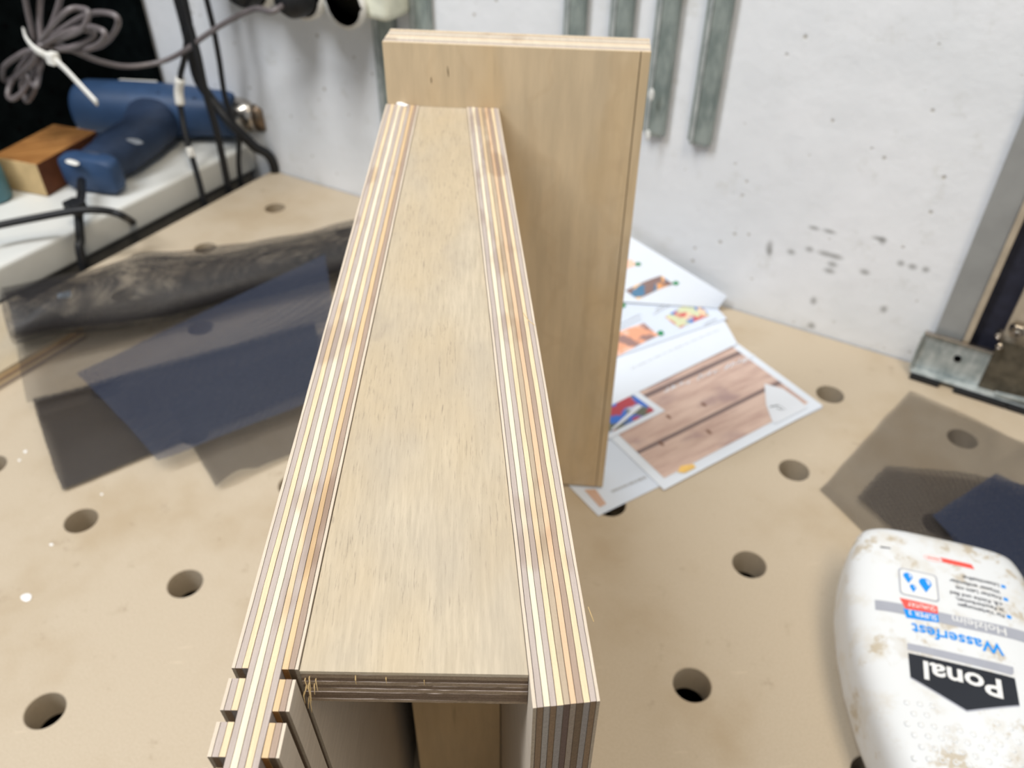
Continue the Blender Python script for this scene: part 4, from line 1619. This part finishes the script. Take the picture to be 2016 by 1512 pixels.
# gray cable bundle tied with a white zip tie
YB = 0.185
rnd = random.Random(11)
ctr = (78, 92)
lobes = [(212, 20, 34), (150, 30, 30), (205, 62, 26), (95, -30, 32), (18, 190, 26), (45, 185, 20), (62, 150, 18), (8, 140, 22)]
path = []
order = [(228, 45, 60), (20, 190, 34), (165, 20, 46), (52, 195, 26), (205, 70, 40), (8, 150, 30), (110, -40, 40), (66, 165, 22), (180, 66, 34)]
path2 = []
d_ = 0.0
for k, (lx_, ly_, w_) in enumerate(order):
    vx, vy = lx_ - ctr[0], ly_ - ctr[1]
    L_ = math.hypot(vx, vy)
    nx_, ny_ = -vy / L_, vx / L_
    for t, s_ in ((0.0, 0.0), (0.35, -0.62), (0.75, -0.95), (1.0, -0.35), (1.0, 0.35), (0.75, 0.95), (0.35, 0.62)):
        path2.append((ctr[0] + vx * t + nx_ * w_ * s_ * 0.55 + rnd.uniform(-4, 4), ctr[1] + vy * t + ny_ * w_ * s_ * 0.55 + rnd.uniform(-4, 4), YB + 0.012 * math.sin(k * 2.1 + t * 2) + rnd.uniform(-0.003, 0.003)))
path2.append((110, 85, YB + 0.005))
tailp = [(150, 102, 0.205), (200, 122, 0.230), (255, 131, 0.255), (320, 121, 0.280), (365, 99, 0.286), (400, 73, 0.290), (445, 44, 0.292), (500, 18, 0.292)]
pts = [aty(x, y, yy) for x, y, yy in path2 + tailp]
pts.append(c2_ + V((-0.004, -0.040, -0.006)))
pts.append(c2_ + V((0, -0.030, -0.003)))
bun = MB().sweep(spline(pts, 6), 0.0026, 8).obj('gray_cable', GRAYC, None, True)
tag(bun, 'gray cable looped into a tied bundle before the pegboard, running to the power strip', 'cable', 'cables hanging in the left corner')
hk = [aty(40, -40, YB), aty(48, -10, YB), aty(56, 30, YB), aty(68, 80, YB)]
hk = [hk[0] + V((0, 0, 0.15))] + hk
MB().sweep(spline(hk, 6), 0.0026, 8).obj('cable_end', GRAYC, bun, True)
zt_ = empty('zip_tie', aty(80, 92, YB - 0.02), 'white zip tie around the gray cable bundle, its tail pointing down', 'zip tie')
zp = spline([aty(48, 62, YB), aty(52, 76, YB - 0.016), aty(66, 94, YB - 0.022), aty(84, 106, YB - 0.022), aty(104, 114, YB - 0.016)], 5)
MB().sweep(zp, [(0.0042, 0.0014)] * len(zp), 8, up=(0, 1, 0)).obj('strap', WHITEP, zt_, True)
zp = spline([aty(104, 114, YB - 0.018), aty(130, 138, YB - 0.024), aty(160, 170, YB - 0.030), aty(191, 203, YB - 0.034)], 5)
MB().sweep(zp, [(0.0036, 0.0012)] * len(zp), 8, up=(0, 1, 0)).obj('tail', WHITEP, zt_, True)
q = aty(104, 115, YB - 0.019)
bevel(MB().box((q.x - 0.005, q.y - 0.004, q.z - 0.005), (q.x + 0.005, q.y + 0.004, q.z + 0.005)).obj('lock_head', WHITEP, zt_), 0.001)

# ================================================================== SMALL MARKS ON THE BENCH
for px, py, r, lab in ((52, 1176, 0.0034, 'largest dried glue drop, on the bench left of the plywood'), (101, 1072, 0.0012, 'small glue drop beside the bench hole nearest the screens'),
                       (50, 889, 0.0014, 'small glue drop near the screen corner'), (38, 906, 0.0010, 'tiny glue drop at the left picture edge'),
                       (200, 973, 0.0009, 'tiny glue drop just below the near corner of the dark screen')):
    o = blob('glue_drop', at(px, py, 0.0002), (r, r * 0.8, r * 0.28), None, seed=px * 0.37)
    tag(o, lab, 'glue drop', 'dried glue drops on the bench')
